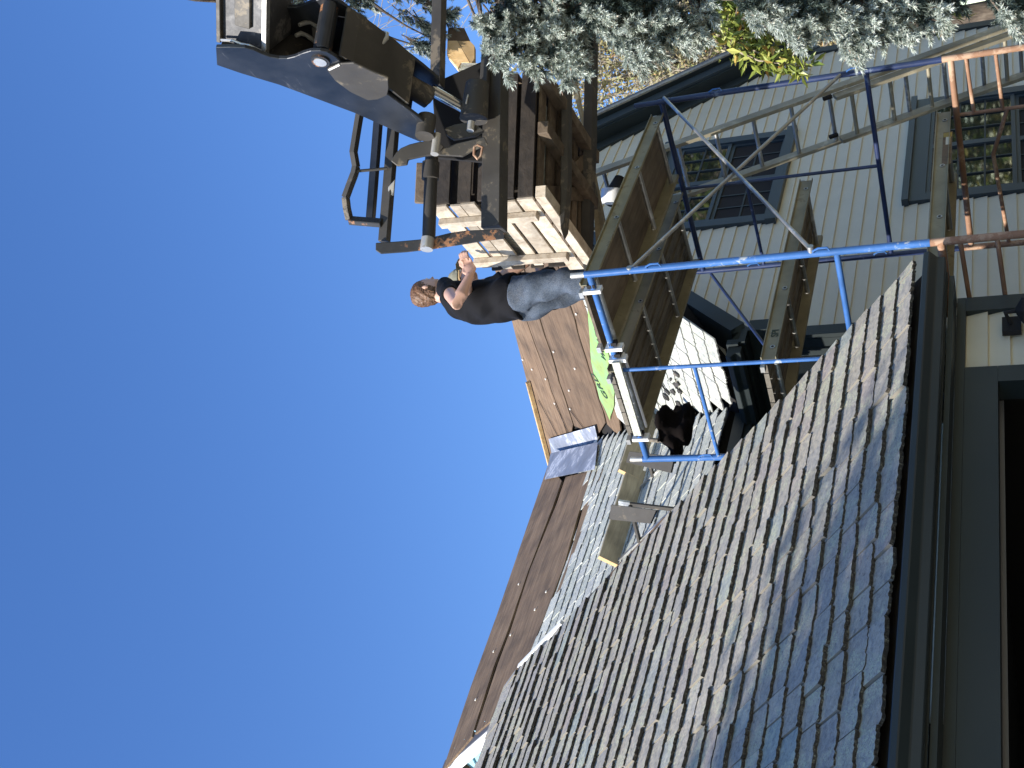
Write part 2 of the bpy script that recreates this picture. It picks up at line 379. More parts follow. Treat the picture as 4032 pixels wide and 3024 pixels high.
mb = MB(); mb.aabb((x_cor, YW, 0), (x_end, YW+.12, z_sid-.001)); mb.build('corner_board', M_TRIM, garage)
zz = z_sid-.001; first = True
while zz > 0.02:
    z2 = max(zz-.105, 0)
    mb = MB(); mb.prism([(x_cas_r+.001, YW+.035, zz), (x_cas_r+.001, YW+.012, z2), (x_cas_r+.001, YW+.034, z2)], (x_cor-x_cas_r-.002, 0, 0)); mb.build('clapboard', M_SIDING, garage); zz -= .105
mb = MB(); mb.aabb((x_end-.1, YW+.12, 0), (x_end-.001, BY-2.3, EZ)); mb.build('side_wall', M_SIDING, garage)
mb = MB(); mb.prism([(x_end-.1, YW+.12, EZ), (x_end-.1, RY, RZ-.12), (x_end-.1, BY-2.3, EZ)], (.09, 0, 0)); mb.build('gable_wall', M_SIDING, garage)
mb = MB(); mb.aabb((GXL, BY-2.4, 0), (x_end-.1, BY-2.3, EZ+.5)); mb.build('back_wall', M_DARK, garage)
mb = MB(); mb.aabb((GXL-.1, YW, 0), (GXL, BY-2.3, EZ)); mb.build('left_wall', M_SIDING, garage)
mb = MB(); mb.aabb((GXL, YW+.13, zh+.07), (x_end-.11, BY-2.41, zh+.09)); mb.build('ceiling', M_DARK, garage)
mb = MB(); mb.aabb((x_end-.125, YW+.13, 0), (x_end-.102, BY-2.41, zh+.069)); mb.build('shade_lining', M_DARK, garage)  # added near-black lining; like the ceiling, its colour holds the doorway's shade
mb = MB(); mb.aabb((GXL+.001, YW+.13, 0), (GXL+.02, BY-2.41, zh+.069)); mb.build('shade_lining', M_DARK, garage)
mb = MB(); mb.prism([(GXL-.1, YW+.12, EZ), (GXL-.1, RY, RZ-.12), (GXL-.1, BY-2.3, EZ)], (.09, 0, 0)); mb.build('gable_wall', M_SIDING, garage)
# door stop bead and the dim track inside the opening
mb = MB(); mb.aabb((GXL, YW+.125, zh-.02), (x_cas, YW+.14, zh+.06)); mb.build('door_stop', M_LEAD, garage)
mb = MB(); mb.aabb((GXL, YW+.5, zh-.16), (x_cas-.35, YW+.56, zh-.10)); mb.build('ceiling_joist', M_DIM, garage)
lamp = thing('wall_lantern', 'black wall lantern on the cream clapboards beside the garage door', 'lantern')
c = gw(4005, 1285)
mb = MB(); mb.aabb((c[0]-.06, YW-.02, c[2]-.02), (c[0]+.06, YW+.01, c[2]+.07)); mb.build('wall_plate', M_DARK, lamp)
mb = MB(); mb.path([(c[0], YW-.02, c[2]+.03), (c[0], YW-.09, c[2]+.05), (c[0], YW-.1, c[2]-.02)], .012, 8); mb.build('arm', M_DARK, lamp)
mb = MB(); mb.path([(c[0], YW-.1, c[2]), (c[0], YW-.1, c[2]-.03), (c[0], YW-.1, c[2]-.2), (c[0], YW-.1, c[2]-.23)], [.02, .075, .06, .03], 6); mb.build('lamp_housing', M_DARK, lamp)

# ================================================================== MAIN HOUSE
house = thing('house', 'cream clapboard house with a dark trimmed gable and half stripped slate roof behind the scaffold', 'house')
MN = unit((0, -1.02, 1)); MSL = unit((0, 1, 1.02)); MP = V((0, 6.15, 3.95)); MX = V((1, 0, 0))
WN = unit((-1.02, 0, 1)); WSL = unit((1, 0, 1.02)); WP = V((7.32, 0, 3.9)); WX = V((0, -1, 0))
def am(x, y, h=0.): return at(x, y, n=MN, p=MP+MN*h)
def aw(x, y, h=0.): return at(x, y, n=WN, p=WP+WN*h)
def mz(y): return 3.95+1.02*(y-6.15)
def wz(x): return 3.9+1.02*(x-7.32)
# deck of the left (front facing) slope : eave to ridge, rake at the left
RK = 5.84
def vy(x): return x-1.15                              # valley line in plan
mdeck = [(RK, 6.2, mz(6.2)), (7.4, 6.2, mz(6.2)), (10.65, 9.5, mz(9.5)), (RK, 9.27, mz(9.27))]
mb = MB(); mb.prism([V(p)-MN*.035 for p in mdeck], -MN*.1); mb.build('roof_deck', M_DARK, house)
# back slope, keeps the roof a solid body
mb = MB(); mb.prism([(RK, 9.3, mz(9.27)-.03), (10.7, 9.55, mz(9.5)-.03), (11.5, 13, 3.9), (RK, 13, 3.9)], (0, 0, -.1)); mb.build('back_roof', M_BOARD_X, house)
# brown boards on the front slope
def board_poly(pts, nrm, th, m, base=.0, name='roof_board'):
    mb = MB(); mb.prism([V(p)+nrm*base for p in pts], nrm*th); return mb.build(name, m, house)
def wob(a, b, n=9, amp=.012, dirv=(0, 0, 0)):
    a, b, dirv = V(a), V(b), V(dirv); out = []
    for i in range(n):
        t = i/(n-1); out.append(a+(b-a)*t+dirv*(random.uniform(-amp, amp)))
    return out
def mpt(x, y): return V((x, y, mz(y)))
def wpt(x, y): return V((x, y, wz(x)))
ridge_m = [am(1755, 3024), am(1860, 2710), am(1965, 2420), am(2080, 2080), am(2165, 1830)]
ridge_m[0] = ridge_m[0]+(ridge_m[0]-ridge_m[1])*.05
g1m = [am(1870, 2900), am(1960, 2620), am(2012, 2490), am(2090, 2250), am(2190, 1995), am(2225, 1890)]
g2m = [am(2160, 2420), am(2235, 2220), am(2290, 2020), am(2345, 1850)]
s1 = [p+MSL*-.012 for p in g1m]; s1b = [p+MSL*-.028 for p in g1m]
board_poly(ridge_m+[p+MSL*(.045+.02*math.sin(2.3*i)) for i, p in enumerate(g1m[::-1])], MN, .022, M_BOARD_X)
lowm = [mpt(5.88, 8.2), mpt(6.4, 7.95)]
board_poly([p-MSL*(.035+.018*math.sin(1.7*i)) for i, p in enumerate(g1m)]+[p+MSL*.035 for p in g2m[::-1]]+[am(2050, 2680), am(1990, 2800)], MN, .02, M_BOARD_X)
board_poly([p-MSL*.045 for p in g2m]+[am(2420, 1860), am(2420, 2000), am(2330, 2160), am(2250, 2330)], MN, .016, M_BOARD_X)
# left rake: white board, pale blue gable wall facing the sun, dark flashing strip
ra, rb = V((RK-.03, 6.2, mz(6.2))), V((RK-.03, 9.3, mz(9.3)))
mb = MB(); mb.bar(ra-V((0, 0, .085)), rb-V((0, 0, .085)), .03, .11, (0, -1.02, 1)); mb.build('rake_board', M_WHITE, house)
mb = MB(); mb.bar(ra+V((.05, 0, -.004)), rb+V((.05, 0, -.004)), .11, .012, (0, -1.02, 1)); mb.build('rake_flashing', M_LEAD, house)
mb = MB(); mb.prism([(RK+.10, 6.4, 0), (RK+.10, 6.4, mz(6.4)-.1), (RK+.10, 9.3, mz(9.3)-.1), (RK+.10, 13, 3.8), (RK+.10, 13, 0)], (.1, 0, 0)); mb.build('left_gable_wall', M_BLUEW, house)
k = 0
for zc in np.arange(4.6, 7.0, .16):
    ys = 6.15+(zc+.12-3.95)/1.02
    if ys < 9.2:
        mb = MB(); mb.prism([(RK+.099, ys, zc), (RK+.07, ys, zc), (RK+.095, ys, zc+.158)], (0, 9.4-ys, 0)); mb.build('clapboard', M_BLUEW, house)
# slates on the main slope (lower part) -- light sea-green
def keep_m(p, x, s):
    y = p[1]; top = np.interp(x, [5.9, 6.5, 7.2, 7.7, 8.2, 9.3], [8.3, 8.16, 7.98, 7.9, 8.0, 8.45])
    return y < top and y > x-1.15-1.6 and y > vy(x)-.05
MO = V((0, 6.15, 3.95)); em = .165
lay_slates(house, M_SLATE2, MO, MX, MSL, MN, em, 20, lambda s: RK+.05, lambda s: 7.36+s*.70, .008, (.15, .30), 150, keep_m, 'main')
# ---- wing (right): slope facing the sun, ridge runs back
YF = 5.42; YG = 5.7                                   # roof front edge, gable wall plane
AP = V((10.62, YF, 7.30))
wridge = [V((AP[0], YF, wz(AP[0]))), aw(2010, 1225), aw(2080, 1510), aw(2165, 1830)]
mb = MB(); mb.prism([V(p)-WN*.035 for p in [wpt(7.34, 5.9), wpt(7.34, 6.25), aw(2165, 1830), wridge[1], wridge[0], wpt(7.75, YF+.05)]], -WN*.1); mb.build('wing_roof_deck', M_DARK, house)
def wl(x0, y0, x1, y1, n=15, amp=.022): return wob(wpt(x0, y0), wpt(x1, y1), n, amp, WSL)
A1 = wl(10.30, YF, 10.32, 9.05); A2 = wl(9.90, YF, 10.08, 8.6); A3 = wl(9.24, YF, 9.32, 7.95)
up = lambda L, d: [p+WSL*d for p in L]
board_poly(wridge+up(A1[::-1], .01), WN, .012, M_BOARD_Y)
board_poly(up(A1, -.014)+up(A2[::-1], .022), WN, .012, M_BOARD_Y)
board_poly(up(A2, -.018)+[wpt(9.6, 8.35)]+up(A3[::-1], .024), WN, .012, M_BOARD_Y)
board_poly(up(A3, -.02)+[wpt(9.12, 8.0), wpt(9.0, 7.4), wpt(9.02, YF)], WN, .016, M_BOARD_Y)
mb = MB(); mb.bar(wpt(10.30, YF+.1)-WN*.008, wpt(10.32, 9.0)-WN*.008, .12, .01, WN); mb.build('added_gap_strip', M_DARK, house)  # added near-black strip under the joint to keep the gap dark
# cracks / strips near the valley
for a, b in (((2120, 1575), (2195, 1715)), ((2185, 1590), (2238, 1705)), ((2240, 1610), (2300, 1690))):
    mb = MB(); mb.bar(aw(a[0], a[1], .026), aw(b[0], b[1], .026), .014, .004, WN); mb.build('board_crack', M_DARK, house)
# light wood strip on the wing ridge end
mb = MB(); mb.bar(aw(2078, 1505, .05), aw(2166, 1838, .05), .035, .05, WN); mb.build('ridge_batten', M_YELLOW, house)
# sheet metal valley flashing
fl = [(2161, 1728), (2342, 1676), (2364, 1775), (2179, 1819)]
mb = MB(); mb.prism([aw(x, y, .045) for x, y in fl], WN*.003); mb.build('valley_flashing', M_FLASH, house)
fl = [(2169, 1785), (2354, 1742), (2342, 1848), (2242, 1868), (2145, 1888)]
mb = MB(); mb.prism([am(x, y, .05) for x, y in fl], MN*.003); mb.build('valley_flashing', M_FLASH, house)
# green membrane with its printing
gp = [(2314, 1190), (2316, 1240), (2322, 1320), (2328, 1420), (2345, 1500), (2362, 1570), (2383, 1610), (2402, 1655), (2404, 1640), (2418, 1600), (2418, 1560), (2424, 1500), (2402, 1420), (2388, 1360), (2362, 1345), (2350, 1290), (2340, 1240), (2336, 1190)]
mb = MB(); mb.prism([aw(x, y, .03+.006*random.random()) for x, y in gp], WN*.003); mb.build('underlay_membrane', M_GREEN, house)
def text(s, p, right_d, up_d, size, matl, parent, name='printing', shear=.3):
    cu = bpy.data.curves.new(name, 'FONT'); cu.body = s; cu.size = size; cu.shear = shear; cu.extrude = .0006; cu.offset = size*.012
    tmp = bpy.data.objects.new('t', cu); COL.objects.link(tmp); bpy.context.view_layer.update()
    me = bpy.data.meshes.new_from_object(tmp.evaluated_get(bpy.context.evaluated_depsgraph_get())); bpy.data.objects.remove(tmp)
    me.materials.clear(); me.materials.append(matl)
    r = unit(right_d); u = unit(V(up_d)-(V(up_d)@r)*r); n = np.cross(r, u)
    o = link(name, me, parent); o.matrix_world = Matrix([[r[i], u[i], n[i], p[i]] for i in range(3)]+[[0, 0, 0, 1]]); return o
p0 = aw(2388, 1430, .042); p1 = aw(2352, 1290, .042)
text('WEATHERSHIELD', p0, p1-p0, WSL, .125, M_INK, house)
p0 = aw(2398, 1575, .042); p1 = aw(2372, 1530, .042)
text('GRD', p0, p1-p0, WSL, .15, M_INK, house)
# slates on the wing slope
def keep_w(p, x, s):
    xx, y = p[0], p[1]
    if y > xx-1.15+.02: return False
    top = np.interp(y, [5.4, 6.2, 7.3, 7.7, 8.2, 9.0], [8.9, 8.9, 8.93, 9.18, 9.35, 9.5])
    return xx < top
WO = V((7.32, 0, 3.9))
lay_slates(house, M_SLATE2, WO, WX, WSL, WN, .175, 14, lambda s: -9.2, lambda s: -YF, .008, (.15, .32), 140, keep_w, 'wing')
# broken felt / rubble where the slates are being stripped
mb = MB()
for i in range(26):
    x, y = random.uniform(2560, 2690), random.uniform(1470, 1640); p = aw(x, y, .03); a = random.uniform(0, 6.28); L = random.uniform(.02, .09)
    u_ = WX*math.cos(a)+WSL*math.sin(a); v_ = np.cross(WN, u_)
    mb.prism([p, p+u_*L, p+u_*L*.8+v_*L*.5, p+v_*L*.4], WN*.012)
mb.build('slate_debris', M_BLACKM, house, kind='stuff')
# right slope of the wing and its barge boards
rr = [V((10.60, YF, 7.30)), V((13.25, YF, 3.96))]
rdir = unit(rr[1]-rr[0]); rn = unit(np.cross(rdir, (0, 1, 0))); rn = rn if rn[2] > 0 else -rn
mb = MB(); mb.prism([rr[0]+rdir*.3-rn*.09, rr[1]-rn*.09, rr[1]+V((0, 6, 0))-rn*.09, rr[0]+rdir*.3+V((0, 6, 0))-rn*.09], rn*.05); mb.build('wing_right_roof', M_SLATE, house)
def rake(off, th, y0, y1, m, name, a, b, d_, n_):
    mb = MB(); p = a-n_*off; q = b-n_*off
    mb.prism([V((p[0], y0, p[2])), V((q[0], y0, q[2])), V((q[0], y0, q[2]))-n_*th, V((p[0], y0, p[2]))-n_*th], (0, y1-y0, 0)); mb.build(name, m, house)
rake(.002, .035, YF+.0, YG, M_LEAD, 'rake_edge', *rr, rdir, rn)
rake(.04, .06, YF+.02, YG, M_TRIM, 'rake_crown', *rr, rdir, rn)
rake(.10, .13, YF+.07, YG, M_TRIMB, 'rake_fascia', *rr, rdir, rn)
rake(.23, .03, YF+.10, YG, M_TRIM, 'rake_bead', *rr, rdir, rn)
rake(.26, .14, YG-.045, YG-.002, M_TRIM, 'rake_frieze', *rr, rdir, rn)
lr = [V((7.34, YF, wz(7.34))), V((10.6, YF, wz(10.6)))]; ldir = unit(lr[1]-lr[0])
rake(.14, .13, YF+.03, YG, M_TRIM, 'rake_fascia', *lr, ldir, WN)
rake(.27, .13, YG-.045, YG-.002, M_TRIM, 'rake_frieze', *lr, ldir, WN)
# clapboards, one object each, clipped by both rakes
XL, XR = 7.62, 12.80
WIN = [(9.36, 11.05, 3.80, 5.06), (9.42, 11.3, .95, 2.62)]
def hole(z): return [(a-.005, b+.005) for a, b, c, d in WIN if c-.0 < z+.055 < d]
z = .3
while z < 7.1:
    zt = z+.112
    xl = max(XL, 7.34+(z+.3-3.85)/1.02) if z > 3.5 else XL
    xr = min(XR, 10.6+(7.3-.42-z)*.793) if z > 3.3 else XR
    spans = [(xl, xr)]
    for a, b in hole(z):
        ns = []
        for p, q in spans:
            if p < a: ns.append((p, min(a, q)))
            if q > b: ns.append((max(b, p), q))
        spans = ns
    for p, q in spans:
        if q-p > .04:
            mb = MB(); mb.prism([(p, YG+.001, z), (p, YG-.022, z), (p, YG-.006, zt+.0)], (q-p, 0, 0)); mb.build('clapboard', M_SIDING, house)
    z += .112
mb = MB(); mb.prism([(XL, YG+.005, 0), (XR, YG+.005, 0), (XR, YG+.005, 3.9), (10.6, YG+.005, 6.9), (XL, YG+.005, 3.9)], (0, .12, 0)); mb.build('gable_wall', M_DARK, house)
mb = MB(); mb.aabb((XR, YG-.04, 0), (XR+.12, YG+.1, 4.3)); mb.build('corner_board', M_TRIM, house)
mb = MB(); mb.aabb((XR+.0, YG+.1, 0), (XR+.1, 11, 4.2)); mb.build('right_wall', M_SIDING, house)
mb = MB(); mb.aabb((XL-.02, YG-.04, 0), (XL+.1, YG-.003, 3.75)); mb.build('corner_board', M_TRIM, house)
mb = MB(); mb.aabb((XL-.02, YG, 0), (XL+.08, 6.4, 3.95)); mb.build('wing_left_wall', M_TRIM, house)
mb = MB(); mb.aabb((RK+.2, 6.4, 0), (XL-.02, 6.5, 4.0)); mb.build('front_wall', M_TRIM, house)
# eave trim, gutter of the wing with its open end
for (h0, h1, x0, x1) in ((.0, .09, 7.30, 7.36), (.09, .14, 7.33, 7.5), (.14, .30, 7.47, 7.60)):
    mb = MB(); mb.aabb((x0, YF+.06, 3.84-h1), (x1, 6.35, 3.84-h0)); mb.build('eave_moulding', M_TRIM, house)
mb = MB(); mb.prism([(7.30, 5.5, 3.83), (7.18, 5.5, 3.83), (7.175, 5.5, 3.79), (7.21, 5.5, 3.76), (7.215, 5.5, 3.72), (7.30, 5.5, 3.72)], (0, .75, 0)); bev(mb.build('gutter', M_TRIM, house), .004)
for (h0, h1, y0, y1) in ((.0, .09, 6.17, 6.23), (.09, .14, 6.2, 6.36), (.14, .3, 6.3, 6.4)):
    mb = MB(); mb.aabb((RK+.2, y0, 3.9-h1), (7.3, y1, 3.9-h0)); mb.build('eave_moulding', M_TRIM, house)
# small window on the sunny side wall of the wing
mb = MB(); mb.aabb((XL-.05, 5.78, 2.9), (XL-.02, 6.3, 3.58)); fr = mb.build('window', M_TRIM, house)
mb = MB(); mb.aabb((XL-.062, 5.84, 3.0), (XL-.051, 6.24, 3.5)); mb.build('pane', M_GLASS, fr)
# belt board + soffit piece seen under the platform
a = at(3082, 1055, y=YG); 
def window(x0, x1, z0, z1, cols, rows, split):
    f = MB(); t = .11
    for a, b in (((x0, YG-.05, z0), (x0+t, YG-.001, z1)), ((x1-t, YG-.05, z0), (x1, YG-.001, z1)), ((x0+t, YG-.05, z1-t-.03), (x1-t, YG-.001, z1)), ((x0-.02, YG-.075, z0-.05), (x1+.02, YG-.001, z0+.045))): f.aabb(a, b)
    f.aabb((x0-.02, YG-.085, z1-.005), (x1+.02, YG-.001, z1+.05))
    fo = f.build('window', M_TRIMB, house)
    xs = [x0+t, (x0+x1)/2, x1-t] if split else [x0+t, x1-t]
    for i in range(len(xs)-1):
        a, b = xs[i], xs[i+1]
        for (za, zb, dy) in ((z0+.045, (z0+z1)/2-.04, .022), ((z0+z1)/2-.04, z1-t-.03, .0)):
            s = MB(); w_ = .035
            s.aabb((a, YG-.035+dy, za), (a+w_, YG-.005+dy, zb)); s.aabb((b-w_, YG-.035+dy, za), (b, YG-.005+dy, zb))
            s.aabb((a+w_, YG-.035+dy, za), (b-w_, YG-.005+dy, za+w_)); s.aabb((a+w_, YG-.035+dy, zb-w_), (b-w_, YG-.005+dy, zb)); s.build('sash', M_TRIMB, fo)
            g = MB(); g.aabb((a+w_, YG-.016+dy, za+w_), (b-w_, YG-.012+dy, zb-w_)); g.build('pane', M_GLASS, fo)
            for c_ in range(1, cols):
                q = a+w_+(b-a-2*w_)*c_/cols; mm = MB(); mm.aabb((q-.008, YG-.028+dy, za+w_), (q+.008, YG-.0165+dy, zb-w_)); mm.build('muntin', M_TRIM, fo)
            for r_ in range(1, rows):
                q = za+w_+(zb-za-2*w_)*r_/rows; mm = MB(); mm.aabb((a+w_, YG-.0275+dy, q-.008), (b-w_, YG-.017+dy, q+.008)); mm.build('muntin', M_TRIM, fo)
window(*WIN[0], 3, 2, True); window(*WIN[1], 3, 3, True)

# nail caps on the boards
mb = MB()
for x, y, k_ in ((2016, 1245, 'w'), (2094, 1455, 'w'), (2057, 1417, 'w'), (2148, 1493, 'w'), (2179, 1386, 'w'), (2263, 1452, 'w'), (2240, 1538, 'w'), (2183, 1589, 'w'), (2244, 1611, 'w'), (2268, 1237, 'w'), (2042, 2300, 'm'), (2150, 2330, 'm'), (2106, 2400, 'm'), (2010, 2500, 'm'), (1943, 2565, 'm'), (2105, 2575, 'm'), (1872, 2755, 'm'), (2338, 1944, 'm')):
    p = aw(x, y, .032) if k_ == 'w' else am(x, y, .032); n_ = WN if k_ == 'w' else MN
    mb.tube(p-n_*.004, p+n_*.004, .013, 8)
mb.build('nail_cap', M_NAIL, house, kind='stuff')

# ================================================================== ROOF BRACKETS + TOE BOARDS on the main slope
def bracket(px, py, label):
    t = thing('roof_bracket', label, 'roof bracket', 'roof brackets holding the toe boards')
    p = am(px, py); foot = p+MN*.03
    mb = MB(); mb.bar(foot+MSL*.5, foot-MSL*.42, .035, .018, MN); mb.build('slotted_rail', M_WHITE if False else M_GALV, t)
    tip = foot+V((0, -.34, .06))
    mb = MB(); mb.bar(foot+MSL*.12, tip+V((0, 0, .0)), .05, .02, (0, 0, 1)); mb.build('support_arm', M_BLACKM, t)
    mb = MB(); mb.bar(foot-MSL*.4, tip, .035, .018, (1, 0, 0)); mb.build('strut', M_BLACKM, t)
    mb = MB(); mb.bar(tip, tip+V((0, -.02, .09)), .05, .02, (1, 0, 0)); mb.build('end_stop', M_GALV, t)
    return tip
def plank3(pts, th, name, label, cat, m, endm=None):
    t = thing(name, label, cat); mb = MB(); mb.prism(pts[0], pts[1]); o = mb.build('board', m, t); return t
# planks run along X on the brackets
def toe(xa, xb, yy, zz, label, tilt=.9):
    t = thing('toe_board', label, 'plank')
    d = V((0, -math.cos(tilt), math.sin(tilt)))*.21; n_ = V((0, -math.sin(tilt), -math.cos(tilt)))*.04
    mb = MB(); mb.prism([V((xa, yy, zz)), V((xb, yy, zz)), V((xb, yy, zz))+d, V((xa, yy, zz))+d], n_); bev(mb.build('board', M_LUMBER, t), .003)
    mb = MB(); mb.prism([V((xa-.002, yy, zz))+n_, V((xa-.002, yy, zz)), V((xa-.002, yy, zz))+d, V((xa-.002, yy, zz))+d+n_], (.0015, 0, 0)); mb.build('sawn_end', M_YELLOW, t)
pa = at(2430, 2235, y=7.12); pb = at(2500, 1835, y=7.12)
toe(pa[0], 7.62, 7.14, pa[2]-.02, 'tan toe board with a bright sawn end, lower left of the two on the roof')
toe(7.50, 8.9, 7.10, pa[2]+.03, 'tan toe board running behind the blue scaffold corner')
bracket(2560, 2110, 'black roof bracket with slotted bright rail, at the joint of the toe boards')
bracket(2610, 1850, 'black roof bracket on the light slates just left of the scaffold corner post')
# dark upright boards at the brackets
for (q, lab) in (([(2406, 1988), (2583, 2010), (2560, 2062), (2398, 2045)], 'short grey board standing upright at the lower roof bracket'),
                 ([(2478, 1778), (2655, 1800), (2640, 1862), (2465, 1820)], 'short grey board upright behind the scaffold corner post')):
    t = thing('kick_board', lab, 'board'); mb = MB(); pts = [W(x, y, 9.0-(x-2480)*.0012) for x, y in q]
    mb.prism(pts, unit(np.cross(pts[1]-pts[0], pts[3]-pts[0]))*.03); mb.build('board', M_BLACKM, t)
# felt roll / tar bucket lying in the shadow of the valley
t = thing('tarp_bundle', 'dark crumpled tarp bundle in the shaded valley under the platform', 'tarp')
def blob(c, rad, seed, n=22, amp=.18):
    r = np.random.default_rng(seed); ph = r.uniform(0, 6.28, (6, 3)); fr = r.uniform(1.5, 4, (6, 3)); vs, fs = [], []
    for i in range(n+1):
        for j in range(n*2):
            th = math.pi*i/n; fi = math.pi*j/n; d = V((math.sin(th)*math.cos(fi), math.sin(th)*math.sin(fi), math.cos(th)))
            k = 1+amp*sum(math.sin(fr[a] @ d*2+ph[a][0]) for a in range(6))/2.4
            vs.append(V(c)+d*k*V(rad))
    for i in range(n):
        for j in range(n*2):
            j2 = (j+1) % (2*n); fs.append((i*2*n+j, i*2*n+j2, (i+1)*2*n+j2, (i+1)*2*n+j))
    return vs, fs
M_TARP = mat('black_brown_tarp', (.007, .005, .0045), .95, 0, .1)
TARP = t

# ================================================================== SCAFFOLD
XA, XB, Y0, Y1 = 5.68, 7.88, 3.675, 5.17
YI = 4.41; ZH, ZM, ZL, ZT, ZJ = 4.055, 3.57, 2.615, 4.17, 2.13
def frame(x, label, m, zt=ZT, mtop=M_BRIGHT):
    t = thing('scaffolding', label, 'scaffold', 'scaffold frames in front of the gable wall')
    for y in (Y0, Y1):
        mb = MB(); mb.tube((x, y, ZJ), (x, y, ZH+.03), .0215, 16); mb.build('post', m, t, smooth=True)
        mb = MB(); mb.tube((x, y, ZH+.03), (x, y, zt+.0), .018, 14); mb.build('coupling_pin', mtop, t, smooth=True)
        for zz in (ZM+.12, ZL+.12):
            mb = MB(); mb.path([(x, y-.0, zz), (x-.03, y-.035, zz), (x-.03, y-.05, zz-.03), (x-.03, y-.05, zz-.08), (x-.03, y-.03, zz-.09)], .006, 6); mb.build('brace_hook', M_BLUE, t, smooth=True)
    for (p, q, r, nm) in (((x, Y0, ZH), (x, Y1, ZH), .0205, 'header'), ((x, Y0, ZL), (x, Y1, ZL), .0175, 'lower_rail'), ((x, YI, ZH), (x, YI, ZL), .0125, 'inner_upright'), ((x, YI, ZM), (x, Y1, ZM), .0125, 'mid_rail')):
        mb = MB(); mb.tube(p, q, r, 14); mb.build(nm, m, t, smooth=True)
    return t
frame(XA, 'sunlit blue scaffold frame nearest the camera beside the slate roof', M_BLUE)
frame(XB, 'shade-darkened blue scaffold frame at the right, in front of the windows', M_BLUED, ZT+.09, M_BLUED)
def lower(x, label):
    t = thing('scaffolding', label, 'scaffold', 'rusty base frames of the scaffold')
    for y in (Y0, Y1):
        mb = MB(); mb.tube((x, y, 0.02), (x, y, ZJ-.001), .0215, 14); mb.build('post', M_RUST, t, smooth=True)
        mb = MB(); mb.aabb((x-.07, y-.07, 0.001), (x+.07, y+.07, .015)); mb.build('base_plate', M_RUST, t)
    for (z_, r, yb) in ((2.075, .021, Y1), (1.98, .0125, Y0+.42), (1.80, .0125, Y0+.42), (1.2, .0125, Y0+.42), (.6, .02, Y1)):
        mb = MB(); mb.tube((x, Y0, z_), (x, yb, z_-.02), r, 12); mb.build('rung', M_RUST, t, smooth=True)
    mb = MB(); mb.tube((x, Y0+.42, 2.06), (x, Y0+.42, .6), .0125, 12); mb.build('inner_upright', M_RUST, t, smooth=True)
    mb = MB(); mb.path([(x, Y0+.42, 1.75), (x, Y0+.75, 1.86), (x, Y1, 1.80)], .014, 10); mb.build('arch_brace', M_RUST, t, smooth=True)
lower(XA, 'rusty brown base frame below the sunlit blue frame, beside the gutter end')
lower(XB, 'rusty orange base frame at the right with short sunlit rungs')
def brace(p, q, label, m=M_GALV):
    t = thing('cross_brace', label, 'brace', 'cross braces between the scaffold frames'); mb = MB(); mb.tube(p, q, .0125, 12); mb.build('tube', m, t, smooth=True)
    mb = MB(); mb.tube(V(q)+V((0, -.02, 0)), V(q)+V((0, .02, 0)), .018, 10); mb.build('stud', m, t, smooth=True)
brace((XB, Y0-.03, 4.03), (XA, Y0-.03, 2.75), 'grey cross brace on the near side, falling to the blue post, its lower half bright')
brace((XB, Y0-.005, 2.78), (XA, Y0-.005, 3.80), 'grey cross brace on the near side, rising towards the crate')
brace((XB, Y1+.03, 4.0), (XA, Y1+.03, 2.75), 'dark cross brace on the wall side, falling to the left', M_BLUED)
mb = MB()
def plank(x0, x1, y0, y1, z, label, deck, seams=0, rungs=True, sticker=None):
    t = thing('scaffold_plank', label, 'scaffold plank', 'aluminium framed planks of the scaffold')
    h = .095; w_ = .03
    for y in (y0, y1-w_):
        mb = MB(); yo = y if y == y0 else y+w_
        sg = 1 if y == y0 else -1                      # C channel, lips inwards
        mb.aabb((x0, min(yo, yo+sg*.005), z-h), (x1, max(yo, yo+sg*.005), z-.012)); mb.aabb((x0, min(yo, yo-sg*.02), z-h-.004), (x1, max(yo, yo-sg*.02), z-h)); mb.aabb((x0, min(yo, yo-sg*.02), z-.012), (x1, max(yo, yo-sg*.02), z-.006))
        r_ = mb.build('side_rail', M_RAIL, t)
    mb = MB()
    if seams:
        wd = (y1-y0-.012)/seams
        for i in range(seams):
            a = y0+.006+i*wd; mb = MB(); mb.aabb((x0+.02, a+.003, z-.03), (x1-.02, a+wd-.003, z)); mb.aabb((x0+.02, a+wd*.35, z-.045), (x1-.02, a+wd*.38, z-.03)); mb.build('deck_board', deck, t)
    else:
        mb.aabb((x0+.02, y0+.006, z-.018), (x1-.02, y1-.006, z)); mb.build('deck_panel', deck, t)
    if rungs:
        n = int((x1-x0)/.55)
        for i in range(n+1):
            x = x0+.12+(x1-x0-.24)*i/n
            mb = MB(); mb.tube((x, y0+.004, z-.065), (x, y1-.004, z-.068), .017, 12); mb.build('cross_tube', M_GALV, t, smooth=True)
            for y in (y0-.003, ):
                mb = MB(); mb.tube((x, y-.004, z-.062), (x, y+.004, z-.062), .016, 12); mb.build('rivet', M_GALV, t, smooth=True)
                mb = MB(); mb.tube((x, y-.0045, z-.062), (x, y-.004, z-.062), .009, 12); mb.build('rivet_hole', M_DARK, t)
    for x, sg in ((x0, -1), (x1, 1)):
        for y in (y0+.02, y1-.06):
            mb = MB(); mb.aabb((min(x, x+sg*.05)-.0, y, z-.03), (max(x, x+sg*.05), y+.04, z-.004)); mb.build('end_hook', M_GALV, t)
    return t
plank(5.71, 7.86, 3.77, 4.27, ZH+.10, 'plank with brown plywood underside on the top level, nearest the camera', M_PLY)
plank(5.71, 7.86, 4.44, 5.04, ZH+.10, 'aluminium plank with a seamed deck underside, top level against the wall', M_DECK, 5)
P3 = plank(5.74, 7.84, 4.44, 4.92, 3.18, 'single plank on the middle level crossing the bare clapboards', M_DECK, 4)
